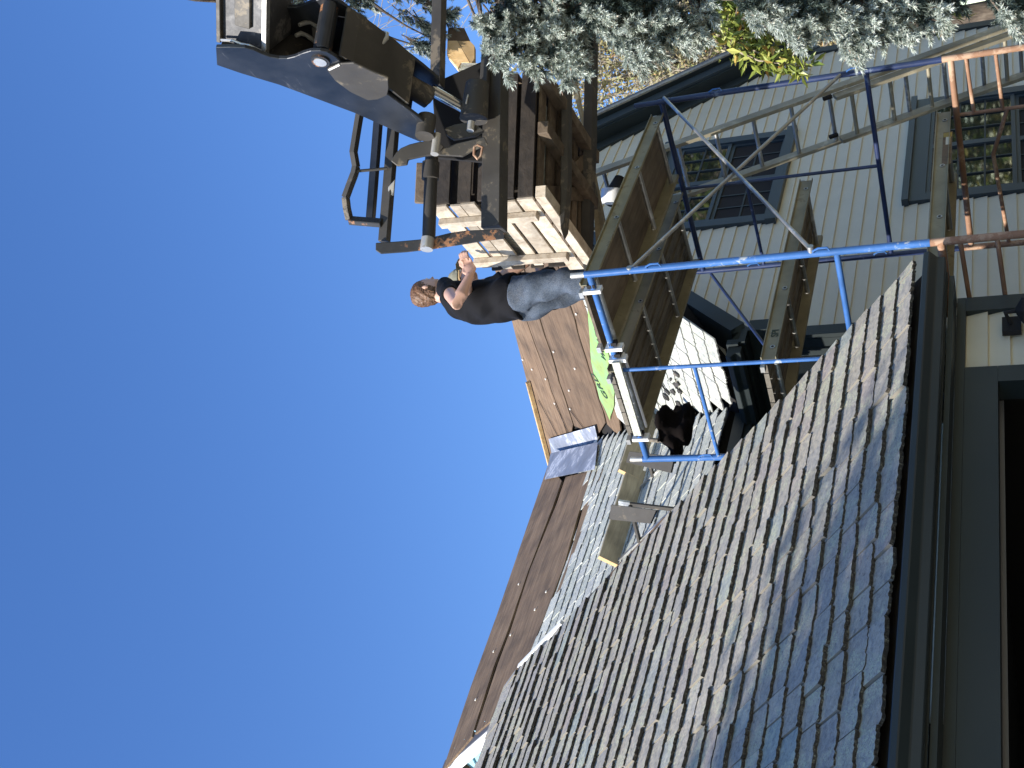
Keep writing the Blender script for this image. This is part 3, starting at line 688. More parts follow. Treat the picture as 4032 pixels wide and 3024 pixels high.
P4 = plank(5.2, 7.86, 4.05, 4.53, 2.20, 'lowest plank level with the gutter, with a worn brown sticker on its rail', M_PLY)
q = at(3728, 600, y=4.049); mb = MB(); mb.aabb((q[0]-.15, 4.0475, q[2]-.03), (q[0]+.27, 4.0495, q[2]+.028)); mb.build('warning_sticker', paint('brown_sticker', (.12, .075, .04), .5, .4, 30), P4)
mb = MB(); mb.aabb((q[0]+.1, 4.0465, q[2]-.018), (q[0]+.2, 4.0474, q[2]+.01)); mb.build('sticker_panel', M_SIDING, P4)
mb = MB(); mb.aabb((q[0]+.2, 4.0463, q[2]-.028), (q[0]+.26, 4.0472, q[2]+.026)); mb.build('sticker_panel', paint('yellow_sticker', (.35, .25, .05), .5, .3, 20), P4)
q = at(3042, 1343, y=4.439); text('SPI', (q[0]+.04, 4.436, q[2]-.026), (-1, 0, 0) if False else (1, 0, 0), (0, 0, 1), .062, M_INK, P3, 'stamp', 0)
# white lit edge strips and clamps on top of the near header
t = thing('header_clip', 'white plank clip on the sunlit blue header, lower of two together', 'clip', 'white clips on the blue header')
def clip(x, y, lab=None, t=None):
    t = t or thing('header_clip', lab, 'clip', 'white clips on the blue header')
    p = at(x, y, x=XA); mb = MB(); mb.box(p+V((0, 0, 0)), (.03, 0, 0), (0, .012, 0), (0, 0, .055)); mb.build('strap', M_WHITE, t)
    mb = MB(); mb.box(p+V((.0, -.035, 0)), (.02, 0, 0), (0, .012, 0), (0, 0, .025)); mb.build('hook', M_DARK, t)
clip(2435, 1412, t=t); clip(2420, 1368, 'white plank clip on the sunlit blue header, upper of two together'); clip(2525, 1722, 'white plank clip near the left corner of the sunlit blue header'); clip(2335, 1142, 'white plank clip on the header beside the jeans')
t = thing('edge_angle', 'thin bright metal angle lying along the blue header', 'metal strip')
mb = MB(); mb.bar(at(2455, 1390, x=XA+.06), at(2545, 1680, x=XA+.06), .02, .012); mb.build('strip', M_WHITE, t)
t = thing('guard_board', 'pale sunlit board edge standing just behind the blue header', 'board')
mb = MB(); mb.bar(at(2425, 1425, x=XA-.045), at(2512, 1712, x=XA-.045), .02, .05); mb.build('board', M_SLATE2, t)
# corner knuckle (worn light coupling) at the far left post
# ladder
t = thing('extension_ladder', 'grey aluminium extension ladder leaning behind the scaffold in front of the gable', 'ladder')
La, Lb = V((7.85, 0, 4.86)), V((9.62, 0, 1.3)); Lc = La+(Lb-La)*1.45; ld = unit(Lb-La); ln = V((ld[2], 0, -ld[0]))
for y in (4.2, 4.64):
    mb = MB(); p, q = La+V((0, y, 0)), Lb+V((0, y, 0)); mb.bar(p, q, .028, .08, (0, 1, 0) if False else ln); mb.build('rail', M_ALU, t)
    mb = MB(); s_ = .035 if y < 4.4 else -.035; p, q = La+(Lb-La)*.52+V((0, y+s_, 0))+ln*.075, Lc+V((0, y+s_, 0))+ln*.075; mb.bar(p, q, .028, .08, ln); mb.build('base_rail', M_ALU, t)
n_r = 13
for i in range(n_r):
    p = La+ld*(.22+.305*i)
    mb = MB(); mb.tube(p+V((0, 4.2, 0)), p+V((0, 4.64, 0)), .016, 10); mb.build('rung', M_GALV, t, smooth=True)
for i in range(8):
    p = La+ld*(2.2+.305*i)+ln*.075; mb = MB(); mb.tube(p+V((0, 4.24, 0)), p+V((0, 4.6, 0)), .016, 10); mb.build('rung', M_ALU, t, smooth=True)
for y in (4.23, 4.56):
    p = La+ld*2.02+V((0, y, 0))+ln*.05; mb = MB(); mb.box(p, ld*.035, (0, .012, 0), ln*.015); mb.build('rung_lock', M_DARK, t)
# work light hanging by the ladder top
t = thing('floodlight', 'white round floodlight beside the top platform', 'lamp')
p = W(2420, 768, 9.3); q = W(2405, 860, 9.25); mb = MB(); mb.path([W(2440, 700, 9.35), p, W(2408, 776, 9.25)], [.04, .075, .08], 18); mb.build('housing', M_DARK, t, smooth=True)
mb = MB(); mb.path([W(2412, 745, 9.1), W(2410, 800, 9.1)], [.085, .085], 24); mb.build('lens', M_LAMP, t, smooth=True)

# ================================================================== TELEHANDLER BOOM, CARRIAGE, FORKS
tele = thing('lift_boom', 'black steel lifting boom with gooseneck head and fork carriage reaching in from the right', 'boom lift')
def dpt(x): return 6.4+(x-850)*.0007
def TP(x, y, dd=0.): return W(x, y, dpt(x)+dd)
sh = W(1150, 52, dpt(1098)+.36)-TP(1098, 230)          # near plate -> far plate
shn = unit(sh)
plate = [(850, 187), (905, 186), (963, 188), (1000, 198), (1030, 212), (1065, 225), (1098, 231), (1130, 231), (1160, 224), (1190, 211), (1223, 201), (1261, 200), (1290, 206), (1320, 224), (1342, 244), (1523, 370), (1640, 455), (1700, 503), (1703, 522), (1690, 540), (1655, 560), (1600, 537), (1400, 447), (1100, 335), (950, 290), (854, 257)]
# plates lie in one plane
a0 = TP(850, 187); a1 = TP(1700, 520); a2 = TP(1098, 330); pn = unit(np.cross(a1-a0, V((0, 0, 1)))); 
def PP(x, y, off=0.): return at(x, y, n=pn, p=a0+pn*off*(1 if pn@(a0-CAM) > 0 else -1))
pin_n = pn*(1 if pn@(a0-CAM) > 0 else -1)
sh = pin_n*.33
mb = MB(); mb.prism([PP(*q) for q in plate], pin_n*.022); bev(mb.build('side_plate', M_BLACK, tele), .003)
mb = MB(); mb.prism([PP(*q)+sh for q in plate], pin_n*.022); bev(mb.build('side_plate', M_BLACK, tele), .003)
for (x, y, r, m) in ((1262, 237, .050, M_BLACKR), (1262, 237, .035, M_BRIGHT)):
    c_ = PP(x, y); mb = MB(); mb.tube(c_-pin_n*(.012 if r > .04 else .016), c_+sh+pin_n*.03, r, 28); mb.build('pivot_tube' if r > .04 else 'pivot_pin_or_sky_disc', m, tele, smooth=True)  # narrow bright disc stands in for sky showing through the hollow tube
web = [(963, 190), (1030, 214), (1098, 233), (1160, 226), (1223, 203)]
lowp = [(854, 255), (950, 288), (1100, 333), (1400, 445), (1600, 535)]
for seg in (lowp,):
    mb = MB(); P = [PP(*q)+pin_n*.023 for q in seg]; vs = P+[p+sh-pin_n*.024 for p in P]; n = len(P); mb.add(vs, [(i, i+1, n+i+1, n+i) for i in range(n-1)])
    o = mb.build('top_web', M_BLACKM, tele); m_ = o.modifiers.new('s', 'SOLIDIFY'); m_.thickness = .015
mb = MB(); P = [PP(1330, 235)+pin_n*.023, PP(1380, 262)+pin_n*.023, PP(1523, 362)+pin_n*.023, PP(1600, 425)+pin_n*.023]; n = 4; vs = P+[p+sh-pin_n*.024 for p in P]
mb.add(vs, [(i, i+1, n+i+1, n+i) for i in range(n-1)]); o = mb.build('lower_web', M_BLACKM, tele); o.modifiers.new('s', 'SOLIDIFY').thickness = .015
gus = [(1288, 268), (1300, 258), (1345, 243), (1395, 240), (1470, 275), (1530, 300), (1532, 340), (1526, 368), (1490, 384), (1450, 388), (1380, 355), (1320, 310)]
mb = MB(); mb.prism([PP(x, y) for x, y in gus], -pin_n*.014); bev(mb.build('gusset_plate', M_BLACKM, tele), .004)
mb = MB(); mb.path([PP(1298, 266)-pin_n*.012, PP(1340, 246)-pin_n*.012], .008, 6); mb.build('weld_bead', M_BRIGHT, tele)
# boom tube with ribbed side
cdir = unit(PP(957, 100)-PP(957, 190)); bx0 = PP(957, 205)+pin_n*.16
bdir = unit(W(957, -900, 5.6)-W(957, 180, 6.45)); upb = V((0, 0, 1)); upb = unit(upb-(upb@bdir)*bdir); side = np.cross(bdir, upb); side = side if side@pin_n > 0 else -side
p0 = W(957, 188, 6.50); p1 = p0+bdir*5.0
H2 = .145
mb = MB(); mb.box((p0+p1)/2+side*.16, (p1-p0)/2, side*.15, upb*(H2-.01)); bev(mb.build('boom_tube', M_BOOM, tele), .01, 2)
for k_, hh in ((H2-.008, .012), (-H2+.012, .014)):
    mb = MB(); mb.box((p0+p1)/2+upb*k_, (p1-p0)/2, side*.022, upb*hh); bev(mb.build('boom_flange', M_BLACKM if k_ > 0 else M_GALV, tele), .003)
for hh, w_ in ((.03, .045),):
    mb = MB(); mb.box((p0+p1)/2+upb*hh*-.0+bdir*.08, (p1-p0)/2-bdir*.04, side*.012, upb*w_); bev(mb.build('wear_strip', M_BLACKM, tele), .004)
for sgn in (-1, 1):
    mb = MB(); mb.path([p0+bdir*.02+upb*sgn*.12-side*.02, p0+bdir*.035+upb*sgn*.05-side*.02, p0+bdir*.03-side*.02], .008, 6); mb.build('weld_bead', M_BRIGHT, tele)
# hose hooks
for pts in ([(1165, 140), (1185, 131), (1205, 138), (1222, 150), (1240, 165), (1255, 150)], [(1178, 98), (1200, 90), (1222, 88), (1240, 97), (1262, 112)], [(1462, 165), (1478, 178), (1505, 172), (1522, 150), (1522, 132), (1510, 126)]):
    mb = MB(); mb.path([W(x, y, 6.62+.02*i) for i, (x, y) in enumerate(pts)], [.012, .014, .011, .014, .013, .010][:len(pts)], 10); mb.build('hose_hook', M_BRIGHT, tele, smooth=True)
mb = MB(); mb.prism([W(x, y, 6.7) for x, y in ((1225, 100), (1262, 78), (1272, 105), (1262, 150), (1240, 178), (1228, 160))], pin_n*.05); bev(mb.build('hose_block', M_BLACKM, tele), .006)
mb = MB(); c0 = PP(1265, 215)+pin_n*.03; mb.tube(c0, c0+sh-pin_n*.04, .036, 24); mb.build('cross_tube', M_BLACK, tele, smooth=True)
# tilt cylinder
mb = MB(); mb.path([W(1555, 300, 6.95), W(1575, 318, 6.96), W(1690, 385, 7.05), W(1700, 392, 7.05)], [.03, .06, .066, .03], 20); mb.build('cylinder_barrel', M_BLACKM, tele, smooth=True)
mb = MB(); mb.tube(W(1695, 352, 7.1), W(1845, 438, 7.2), .033, 20); mb.build('cylinder_rod', M_CHROME, tele, smooth=True)
mb = MB(); mb.tube(W(1835, 430, 7.18), W(1856, 446, 7.2), .045, 18); mb.build('rod_eye', M_BLACKM, tele, smooth=True)
mb = MB(); mb.path([W(1848, 360, 7.15), W(1840, 385, 7.1), W(1835, 410, 7.1)], .006, 6); mb.build('grease_line', M_BRIGHT, tele)
def flat(pts, d0, th, m, name, slope=0.):
    mb = MB(); P = [W(x, y, d0+(y-600)*slope) for x, y in pts]; n_ = unit(np.cross(P[1]-P[0], P[-1]-P[0])); n_ = n_ if n_@(P[0]-CAM) > 0 else -n_
    mb.prism(P, n_*th); return bev(mb.build(name, m, tele), .004)
SL = .0003
flat([(1539, 633), (1560, 600), (1578, 583), (1612, 568), (1648, 559), (1690, 553), (1728, 559), (1748, 578), (1728, 608), (1678, 613), (1608, 628), (1603, 648), (1564, 653)], 6.98, .03, M_BLACKM, 'link_arm')
flat([(1728, 598), (1748, 583), (1797, 564), (1907, 539), (1922, 569), (1862, 593), (1822, 616), (1770, 612), (1728, 611)], 6.98, .03, M_BLACKM, 'link_arm')
flat([(1753, 504), (1790, 490), (1847, 481), (1880, 494), (1907, 514), (1872, 534), (1787, 549), (1757, 529)], 7.02, .05, M_BLACKM, 'pivot_lug')
mb = MB(); a_ = W(1852, 510, 7.0); mb.tube(a_-pin_n*.008, a_+pin_n*.05, .022, 18); mb.build('pin_cap', M_BRIGHT, tele, smooth=True)
for (x, y, r) in ((1672, 530, .055), (1712, 600, .024)):
    a_ = W(x, y, 6.93); mb = MB(); mb.tube(a_-pin_n*.012, a_+pin_n*.12, r, 22); mb.build('pivot_pin_or_sky_disc', M_BLACKM if r > .04 else M_BRIGHT, tele, smooth=True)
mb = MB(); mb.path([W(x, y, 6.9) for x, y in ((1868, 578), (1866, 610), (1880, 626), (1893, 615), (1900, 580), (1880, 570), (1868, 578))], .008, 8); mb.build('shackle', M_RUST, tele, smooth=True)
# carriage frame
def cbar(a, b, da, db, w_, h_, m, name):
    mb = MB(); p, q = W(*a, da), W(*b, db); mb.bar(p, q, w_, h_, (0, 0, 1)); return bev(mb.build(name, m, tele), .004)
cbar((1551, 480), (1513, 952), 7.2, 7.05, .05, .06, M_BLACKM, 'top_rail')
mb = MB(); mb.tube(W(1702, 560, 7.25), W(1688, 945, 7.1), .040, 20); mb.build('carriage_shaft', M_BLACKM, tele, smooth=True)
mb = MB(); mb.tube(W(1697, 640, 7.2), W(1694, 705, 7.18), .052, 20); mb.build('shaft_collar', M_BLACKM, tele, smooth=True)
mb = MB(); a_ = W(1680, 975, 6.98); mb.tube(a_-pin_n*.012, a_+pin_n*.06, .038, 24); mb.build('shaft_end', M_BRIGHT, tele, smooth=True)
flat([(1479, 956), (1570, 950), (1668, 941), (1713, 931), (1770, 917), (1837, 907), (1966, 902), (1989, 917), (1986, 939), (1900, 949), (1827, 961), (1698, 981), (1600, 992), (1499, 999), (1479, 986)], 7.0, .025, M_BLACKR, 'end_plate')
cbar((1957, 60), (1946, 905), 7.5, 7.1, .12, .12, M_BLACKM, 'lower_beam')
cbar((1925, 60), (1900, 480), 7.45, 7.2, .05, .05, M_BLACKM, 'beam_stiffener')
mb = MB()
B = [W(x, y, 7.1) for x, y in ((1418, 440), (1411, 480), (1392, 598), (1402, 655), (1396, 683), (1378, 730), (1361, 777), (1366, 820), (1376, 864))]
for a_, b_ in zip(B, B[1:]): mb.bar(a_, b_+(b_-a_)*.03, .045, .03)
mb.build('backrest_bar', M_BLACKM, tele)
cbar((1377, 868), (1503, 878), 7.1, 7.05, .05, .035, M_BLACKR, 'backrest_foot')
cbar((1492, 440), (1459, 866), 7.3, 7.2, .04, .05, M_BLACK, 'backrest_bar')
mb = MB(); mb.tube(W(1405, 674, 7.1), W(1525, 663, 7.1), .009, 10); mb.build('tie_rod', M_BLACKM, tele)
flat([(1529, 735), (1556, 705), (1550, 770), (1527, 768)], 7.08, .012, M_BRIGHT, 'maker_plate')
flat([(1640, 640), (1690, 640), (1672, 800), (1632, 798)], 7.6, .04, M_CRATED, 'back_board')
# dark mast plates behind the linkage
flat([(1700, 330), (1990, 200), (2000, 560), (1930, 640), (1720, 620)], 7.45, .05, M_DARK, 'mast_plate')
mb = MB(); mb.path([W(1880, 330, 7.2), W(1865, 470, 7.15)], [.07, .085], 22); mb.build('rotator_drum', M_BLACKM, tele, smooth=True)
# forks
def fork(pts, d0, d1, th):
    mb = MB(); P = []
    n = len(pts); ym = [p[1] for p in pts]; y0, y1 = min(ym), max(ym)
    P = [W(x, y, d0+(d1-d0)*(y-y0)/(y1-y0)) for x, y in pts]
    mb.prism(P, unit(np.cross(P[1]-P[0], (0, 0, 1)))*0+V((0, th, 0))); bev(mb.build('fork', M_BLACKM, tele), .004)
fork([(2212, 60), (2240, 60), (2236, 700), (2222, 870), (2207, 900), (2204, 860), (2206, 700)], 8.1, 7.75, .10)
fork([(2306, 60), (2340, 60), (2334, 500), (2320, 900), (2308, 1010), (2286, 1018), (2286, 900), (2296, 500)], 8.4, 8.3, .12)

# ================================================================== CRATE OF SLATES
crate = thing('slate_crate', 'open slatted wooden crate of slates on the forks, its left side pale in the sun', 'crate')
c0 = W(2100, 787, 7.62); zc = c0[2]
c1 = at(2292, 1050, z=zc-.0); 
c2 = W(2118, 285, 7.75)
d1 = c1-c0; L1 = np.linalg.norm(d1); d1 = d1/L1
d2 = c2-c0; L2 = np.linalg.norm(d2); d2 = d2/L2
upc = V((0, 0, 1)); upc = unit(upc-.06*d1); HC = .72
nside = -unit(np.cross(d1, upc)); nside = nside if nside@(CAM-c0) > 0 else -nside
def cq(a, b, h, off=0.): return c0+d1*a+d2*b+upc*h+nside*off
# side slats (sunlit face): a along d1, h up
slats = [(.0, .105, .0), (.125, .235, .015), (.26, .33, .01), (.40, .50, .0), (.505, .575, .01), (.60, .72, .0)]
for i, (h0, h1, dx) in enumerate(slats):
    mb = MB(); a0_ = .0+dx-.01; a1_ = L1+(.04 if i == 0 else -.06+random.uniform(-.02, .03))
    if i == 1: a1_ = L1-.14
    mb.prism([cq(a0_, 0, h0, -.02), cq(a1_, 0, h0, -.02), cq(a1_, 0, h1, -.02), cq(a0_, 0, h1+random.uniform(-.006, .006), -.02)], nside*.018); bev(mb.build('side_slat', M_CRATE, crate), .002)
for a_ in (.13, L1-.22):
    mb = MB(); mb.prism([cq(a_, 0, .03), cq(a_+.06, 0, .03), cq(a_+.06, 0, HC+.0), cq(a_, 0, HC)], nside*.045); bev(mb.build('corner_post', M_CRATE, crate), .003)
# far side slats
for i, (h0, h1) in enumerate([(.0, .1), (.14, .24), (.3, .4), (.46, .56), (.62, .72)]):
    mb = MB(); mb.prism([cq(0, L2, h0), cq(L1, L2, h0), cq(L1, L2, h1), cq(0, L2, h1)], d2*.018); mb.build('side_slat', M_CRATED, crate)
# front and back boards
for fa, nn in ((0, -1), (L1, 1)):
    for i, (h0, h1) in enumerate([(.0, .10), (.13, .25), (.29, .38), (.43, .52), (.58, .68)]):
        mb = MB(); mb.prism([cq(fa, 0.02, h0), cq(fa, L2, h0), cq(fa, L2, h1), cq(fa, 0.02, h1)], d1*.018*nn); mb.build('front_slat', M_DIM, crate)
mb = MB(); mb.prism([cq(.06, .05, 0), cq(.06, L2-.05, 0), cq(.06, L2-.05, HC-.06), cq(.06, .05, HC-.06)], d1*.02); mb.build('shade_backing_panel', M_DIM, crate)  # added dark panel, stands in for the deep shade inside the crate
# bottom: boards along d2 and skids, diagonals
for i, a_ in enumerate(np.linspace(.03, L1-.12, 6)):
    wd = .08+.03*(i % 2)
    mb = MB(); mb.prism([cq(a_, 0, -.02), cq(a_+wd, 0, -.02), cq(a_+wd, L2, -.02), cq(a_, L2, -.02)], upc*.02); bev(mb.build('bottom_board', M_CRATED, crate), .002)
for b_ in (.0, L2*.5, L2-.09):
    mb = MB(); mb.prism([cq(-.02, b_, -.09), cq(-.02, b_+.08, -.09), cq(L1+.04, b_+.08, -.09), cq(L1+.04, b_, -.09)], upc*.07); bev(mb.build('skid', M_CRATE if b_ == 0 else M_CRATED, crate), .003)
for (a_, b_, a2_, b2_) in ((.1, .1, L1*.9, L2*.55), (.5, L2*.5, L1*.95, L2*.9)):
    p, q = cq(a_, b_, -.03), cq(a2_, b2_, -.03); mb = MB(); mb.bar(p, q, .09, .018); mb.build('diagonal_brace', M_CRATED, crate)
# slates standing inside the crate
st = thing('slate_bundle', 'bundle of dark slates standing packed inside the wooden crate', 'slates')
n_ = 34
for i in range(n_):
    a_ = .08+(L1-.16)*i/n_; mb = MB(); hh = .56+random.uniform(-.05, .06)
    mb.prism([cq(a_, .05, .005), cq(a_, L2-.12, .005), cq(a_+.01, L2-.14, hh), cq(a_+.01, .07, hh+random.uniform(-.03, .03))], d1*.016); mb.build('slate', M_SLATE, st)
# plywood sheet and slate stack on the carriage, behind spruce
t = thing('plywood_panel', 'bright plywood panels standing on the carriage behind the spruce tips', 'plywood')
for q_ in ([(1762, 160), (1800, 160), (1848, 245), (1815, 245), (1802, 268), (1760, 215)], [(1802, 161), (1850, 161), (1868, 180), (1868, 244), (1852, 246)]):
    P = [W(x, y, 7.9) for x, y in q_]; mb = MB(); mb.prism(P, (.0, .03, 0)); mb.build('panel', M_YELLOW, t)
P = [W(x, y, 7.92) for x, y in ((1764, 108), (1828, 110), (1850, 158), (1762, 158))]; mb = MB(); mb.prism(P, (.0, .03, 0)); mb.build('panel', M_CRATED, t)
t = thing('slate_stack', 'small stack of flat slates with bright edges beside the plywood', 'slates')
for i in range(13):
    y = 247+i*7.2; x0_ = 1816-i*1.9+random.uniform(-4, 4); x1_ = 1895+i*2+random.uniform(-6, 6)
    P = [W(x0_, y, 7.85), W(x1_, y+2, 7.85), W(x1_, y+7, 7.85), W(x0_, y+6, 7.85)]; mb = MB(); mb.prism(P, (.05, .22, .0)); mb.build('slate', M_SLATE if i % 3 else M_SLATE2, t)
t = thing('long_beam', 'dark steel beam upright behind the boom and spruce', 'beam'); mb = MB(); mb.bar(W(1735, -200, 7.6), W(1722, 345, 7.3), .07, .07); bev(mb.build('beam', M_BLACKM, t), .004)
t = thing('rafter_board', 'tan board passing under the crate towards the roof', 'board')
mb = MB(); P = [W(2240, 290, 8.9), W(2262, 290, 8.9), W(2402, 980, 8.5), W(2390, 1075, 8.5), W(2350, 1000, 8.5), W(2322, 620, 8.7)]; mb.prism(P, (.02, .03, 0)); mb.build('board', M_LUMBER, t)

# ================================================================== PEOPLE
def loft(mb, pts, rads, n=16, fwd=None):
    """closed loft through points; rads = (a,b) half widths; fwd = direction of the first axis"""
    pts = [V(p) for p in pts]; b = len(mb.v)
    f = unit(fwd) if fwd is not None else None
    for i, p in enumerate(pts):
        d = unit(pts[min(i+1, len(pts)-1)]-pts[max(i-1, 0)])
        a = (f if f is not None else V((0, 0, 1)))
        a = a-(a@d)*d
        if np.linalg.norm(a) < 1e-3: a = np.cross(d, (1., 0, 0))
        a = unit(a); c = np.cross(d, a); ra, rb_ = rads[i] if hasattr(rads[i], '__len__') else (rads[i], rads[i])
        for k in range(n):
            t_ = 2*math.pi*k/n; mb.v.append(tuple(p+a*ra*math.cos(t_)+c*rb_*math.sin(t_)))
    for i in range(len(pts)-1):
        for k in range(n):
            k2 = (k+1) % n; mb.f.append((b+i*n+k, b+i*n+k2, b+(i+1)*n+k2, b+(i+1)*n+k)); mb.m.append(0)
    mb.f.append(tuple(b+k for k in range(n))[::-1]); mb.m.append(0); e_ = b+(len(pts)-1)*n; mb.f.append(tuple(e_+k for k in range(n))); mb.m.append(0)
def remesh(mb, name, m, parent, vox=.012, disp=None, smooth=4):
    o = mb.build(name, m, parent)
    r = o.modifiers.new('r', 'REMESH'); r.mode = 'VOXEL'; r.voxel_size = vox
    s_ = o.modifiers.new('s', 'SMOOTH'); s_.iterations = smooth; s_.factor = .5
    bpy.context.view_layer.update()
    me = bpy.data.meshes.new_from_object(o.evaluated_get(bpy.context.evaluated_depsgraph_get()))
    o.modifiers.clear(); o.data = me
    if disp is not None:
        n = len(me.vertices); co = np.empty(n*3); me.vertices.foreach_get('co', co); co = co.reshape(-1, 3)
        no = np.empty(n*3); me.vertices.foreach_get('normal', no); no = no.reshape(-1, 3)
        co = co+no*disp(co)[:, None]; me.vertices.foreach_set('co', co.ravel()); me.update()
    me.polygons.foreach_set('use_smooth', [True]*len(me.polygons)); return o

vis_r = unit(V((RM[0, 0], RM[1, 0], 0)))               # picture-right when held upright
vis_f = unit(V((-RM[0, 2], -RM[1, 2], 0)))             # away from the camera
def person(foot, face, label, cap=None, shirt=M_SHIRT, hands=None, hair=True, lean=.0, pose='reach'):
    t = thing('person', label, 'person')
    F_ = unit(face); R_ = np.cross(F_, (0, 0, 1.)); Z_ = V((0, 0, 1))
    def B(r, f, z): return V(foot)+(R_*r+F_*f+Z_*z)*1.04
    # jeans (hips + legs)
    body = MB(); jeans = MB(); sh_ = MB()
    hipz = .97
    for s_ in (-1, 1):
        ank = B(s_*.13, -.02 if s_ > 0 else .06, .09); kn = B(s_*.12, .03 if s_ > 0 else .10, .52); hp = B(s_*.085, -.01, .88)
        loft(jeans, [hp+Z_*.04, hp-Z_*.05, (hp+kn)/2, kn, (kn+ank)/2+F_*-.02, ank], [(.128, .115), (.125, .112), (.11, .102), (.094, .088), (.088, .084), (.084, .08)], 18, F_)
        loft(body, [hp, kn, (kn+ank)/2, ank], [.08, .055, .055, .04], 12, F_)
        boot = [ank+Z_*.03-F_*.01, ank-Z_*.02+F_*.0, ank-Z_*.06+F_*.02]; mbb = MB(); loft(mbb, boot, [(.055, .05), (.07, .052), (.11, .052)], 14, F_); loft(mbb, [ank-Z_*.05+F_*.0, ank-Z_*.055+F_*.17], [(.045, .05), (.03, .045)], 14, Z_)
        remesh(mbb, 'boot', mat('brown_boot', (.10, .05, .03), .7), t, .012)
    loft(jeans, [B(0, .0, .84), B(0, -.01, .92), B(0, -.01, 1.0)], [(.125, .162), (.128, .166), (.11, .15)], 24, F_)
    # torso with a slight stoop
    tor = [(0, -.0, .91), (0, -.012, 1.06), (0, -.02, 1.18), (0, -.012, 1.30), (0, .02, 1.40), (0, .05, 1.46), (0, .06, 1.50)]
    rad = [(.160, .20), (.15, .182), (.155, .19), (.152, .20), (.13, .205), (.095, .155), (.066, .072)]
    loft(sh_, [B(*q) for q in tor], rad, 26, F_)
    loft(body, [B(*q) for q in tor], [(a-.03, b-.03) for a, b in rad], 20, F_)
    neck = B(0, .065, 1.49); hc = B(0, .115, 1.655)
    loft(body, [neck-Z_*.04, neck+Z_*.05, hc-Z_*.02], [(.06, .058), (.055, .053), (.06, .055)], 16, F_)
    loft(body, [hc-Z_*.115+F_*.035, hc-Z_*.085+F_*.03, hc-Z_*.03+F_*.012, hc+Z_*.03, hc+Z_*.08-F_*.005, hc+Z_*.112-F_*.01], [(.03, .03), (.062, .055), (.09, .07), (.098, .076), (.08, .066), (.035, .03)], 20, F_)
    loft(body, [hc+F_*.085-Z_*.0, hc+F_*.108-Z_*.03, hc+F_*.09-Z_*.045], [.010, .017, .011], 8, Z_)      # nose
    loft(body, [hc+F_*.082-Z_*.072-R_*.02, hc+F_*.088-Z_*.072, hc+F_*.082-Z_*.072+R_*.02], [.006, .009, .006], 8, Z_)
    for s_ in (-1, 1):
        ep = hc+R_*s_*.076-Z_*.015-F_*.01; loft(body, [ep-Z_*.03, ep-Z_*.01+R_*s_*.008, ep+Z_*.025], [(.012, .008), (.018, .009), (.013, .008)], 10, F_)
        ey = MB(); pe = hc+R_*s_*.032+F_*.083+Z_*.008; vs, fs = blob(pe, (.012,)*3, 1, 8, 0); ey.add(vs, fs); ey.build('eye', M_WHITE, t, smooth=True)
        # arms
        sp = B(s_*.185, .03, 1.405)
        el, wr = hands[s_]
        loft(sh_, [sp-R_*s_*.08+Z_*.015, sp, sp+(el-sp)*.45], [(.075, .07), (.078, .072), (.068, .064)], 18, F_)
        loft(body, [sp-R_*s_*.05, sp, sp+(el-sp)*.5, el, el+(wr-el)*.3, wr], [(.05, .05), (.056, .052), (.05, .048), (.043, .041), (.046, .042), (.027, .032)], 16, F_)
        hd = unit(wr-el); tgt = hands[(s_, 'dir')]; side_ = unit(np.cross(tgt, Z_)); pl = unit(np.cross(side_, tgt))
        pc = wr+unit(hd+tgt)*.045
        loft(body, [wr, pc, wr+unit(hd+tgt)*.02+tgt*.075], [(.030, .02), (.042, .018), (.040, .014)], 14, pl)
        kb = wr+unit(hd+tgt)*.02+tgt*.07
        for j, L in enumerate((.070, .080, .075, .058)):
            o_ = pl*(.030-.020*j); b0 = kb+o_; b1 = b0+tgt*L*.5+side_*-.004; b2 = b1+(tgt*.55+side_*s_*.8)*L*.35; b3 = b2+(tgt*.1+side_*s_*1.)*L*.28
            loft(body, [b0-tgt*.02, b0, b1, b2, b3], [.0095, .0095, .009, .008, .0065], 8, pl)
        tb = wr+hd*.02+pl*.03; loft(body, [tb, tb+tgt*.035+pl*.022, tb+tgt*.07+pl*.02], [.012, .0115, .008], 8, pl)
    ph = rng.uniform(0, 6, 8)
    def folds_s(co):
        q = co-V(foot); r_, f_, z_ = q@R_, q@F_, q[:, 2]
        return .014*np.abs(np.sin(11*z_+13*r_+9*f_+ph[0]))*np.clip((1.38-z_)*4, 0, 1)+.007*np.sin(17*r_-31*z_+ph[1])-.006*np.abs(np.sin(25*z_+20*f_+ph[2]))
    def folds_j(co):
        q = co-V(foot); r_, f_, z_ = q@R_, q@F_, q[:, 2]
        return .010*np.abs(np.sin(19*z_+11*r_+14*f_+ph[3]))+.009*np.sin(23*z_-30*r_+ph[4])-.006*np.abs(np.sin(30*z_+20*f_))
    remesh(body, 'body', M_SKIN, t, .0065, None, 2)
    remesh(sh_, 't_shirt', shirt, t, .011, folds_s)
    remesh(jeans, 'jeans', M_DENIM, t, .011, folds_j)
    if hair:
        h = MB(); loft(h, [hc-Z_*.095-F_*.03, hc-Z_*.05-F_*.035, hc-F_*.03, hc+Z_*.045-F_*.018, hc+Z_*.095-F_*.012, hc+Z_*.13-F_*.008], [(.058, .062), (.078, .077), (.094, .087), (.108, .089), (.092, .076), (.04, .035)], 26, F_)
        def hd_(co): return rng.normal(0, .0022, len(co))+.002*np.sin(co[:, 2]*90+co[:, 1]*130)
        remesh(h, 'hair', M_HAIR, t, .006, hd_, 1)
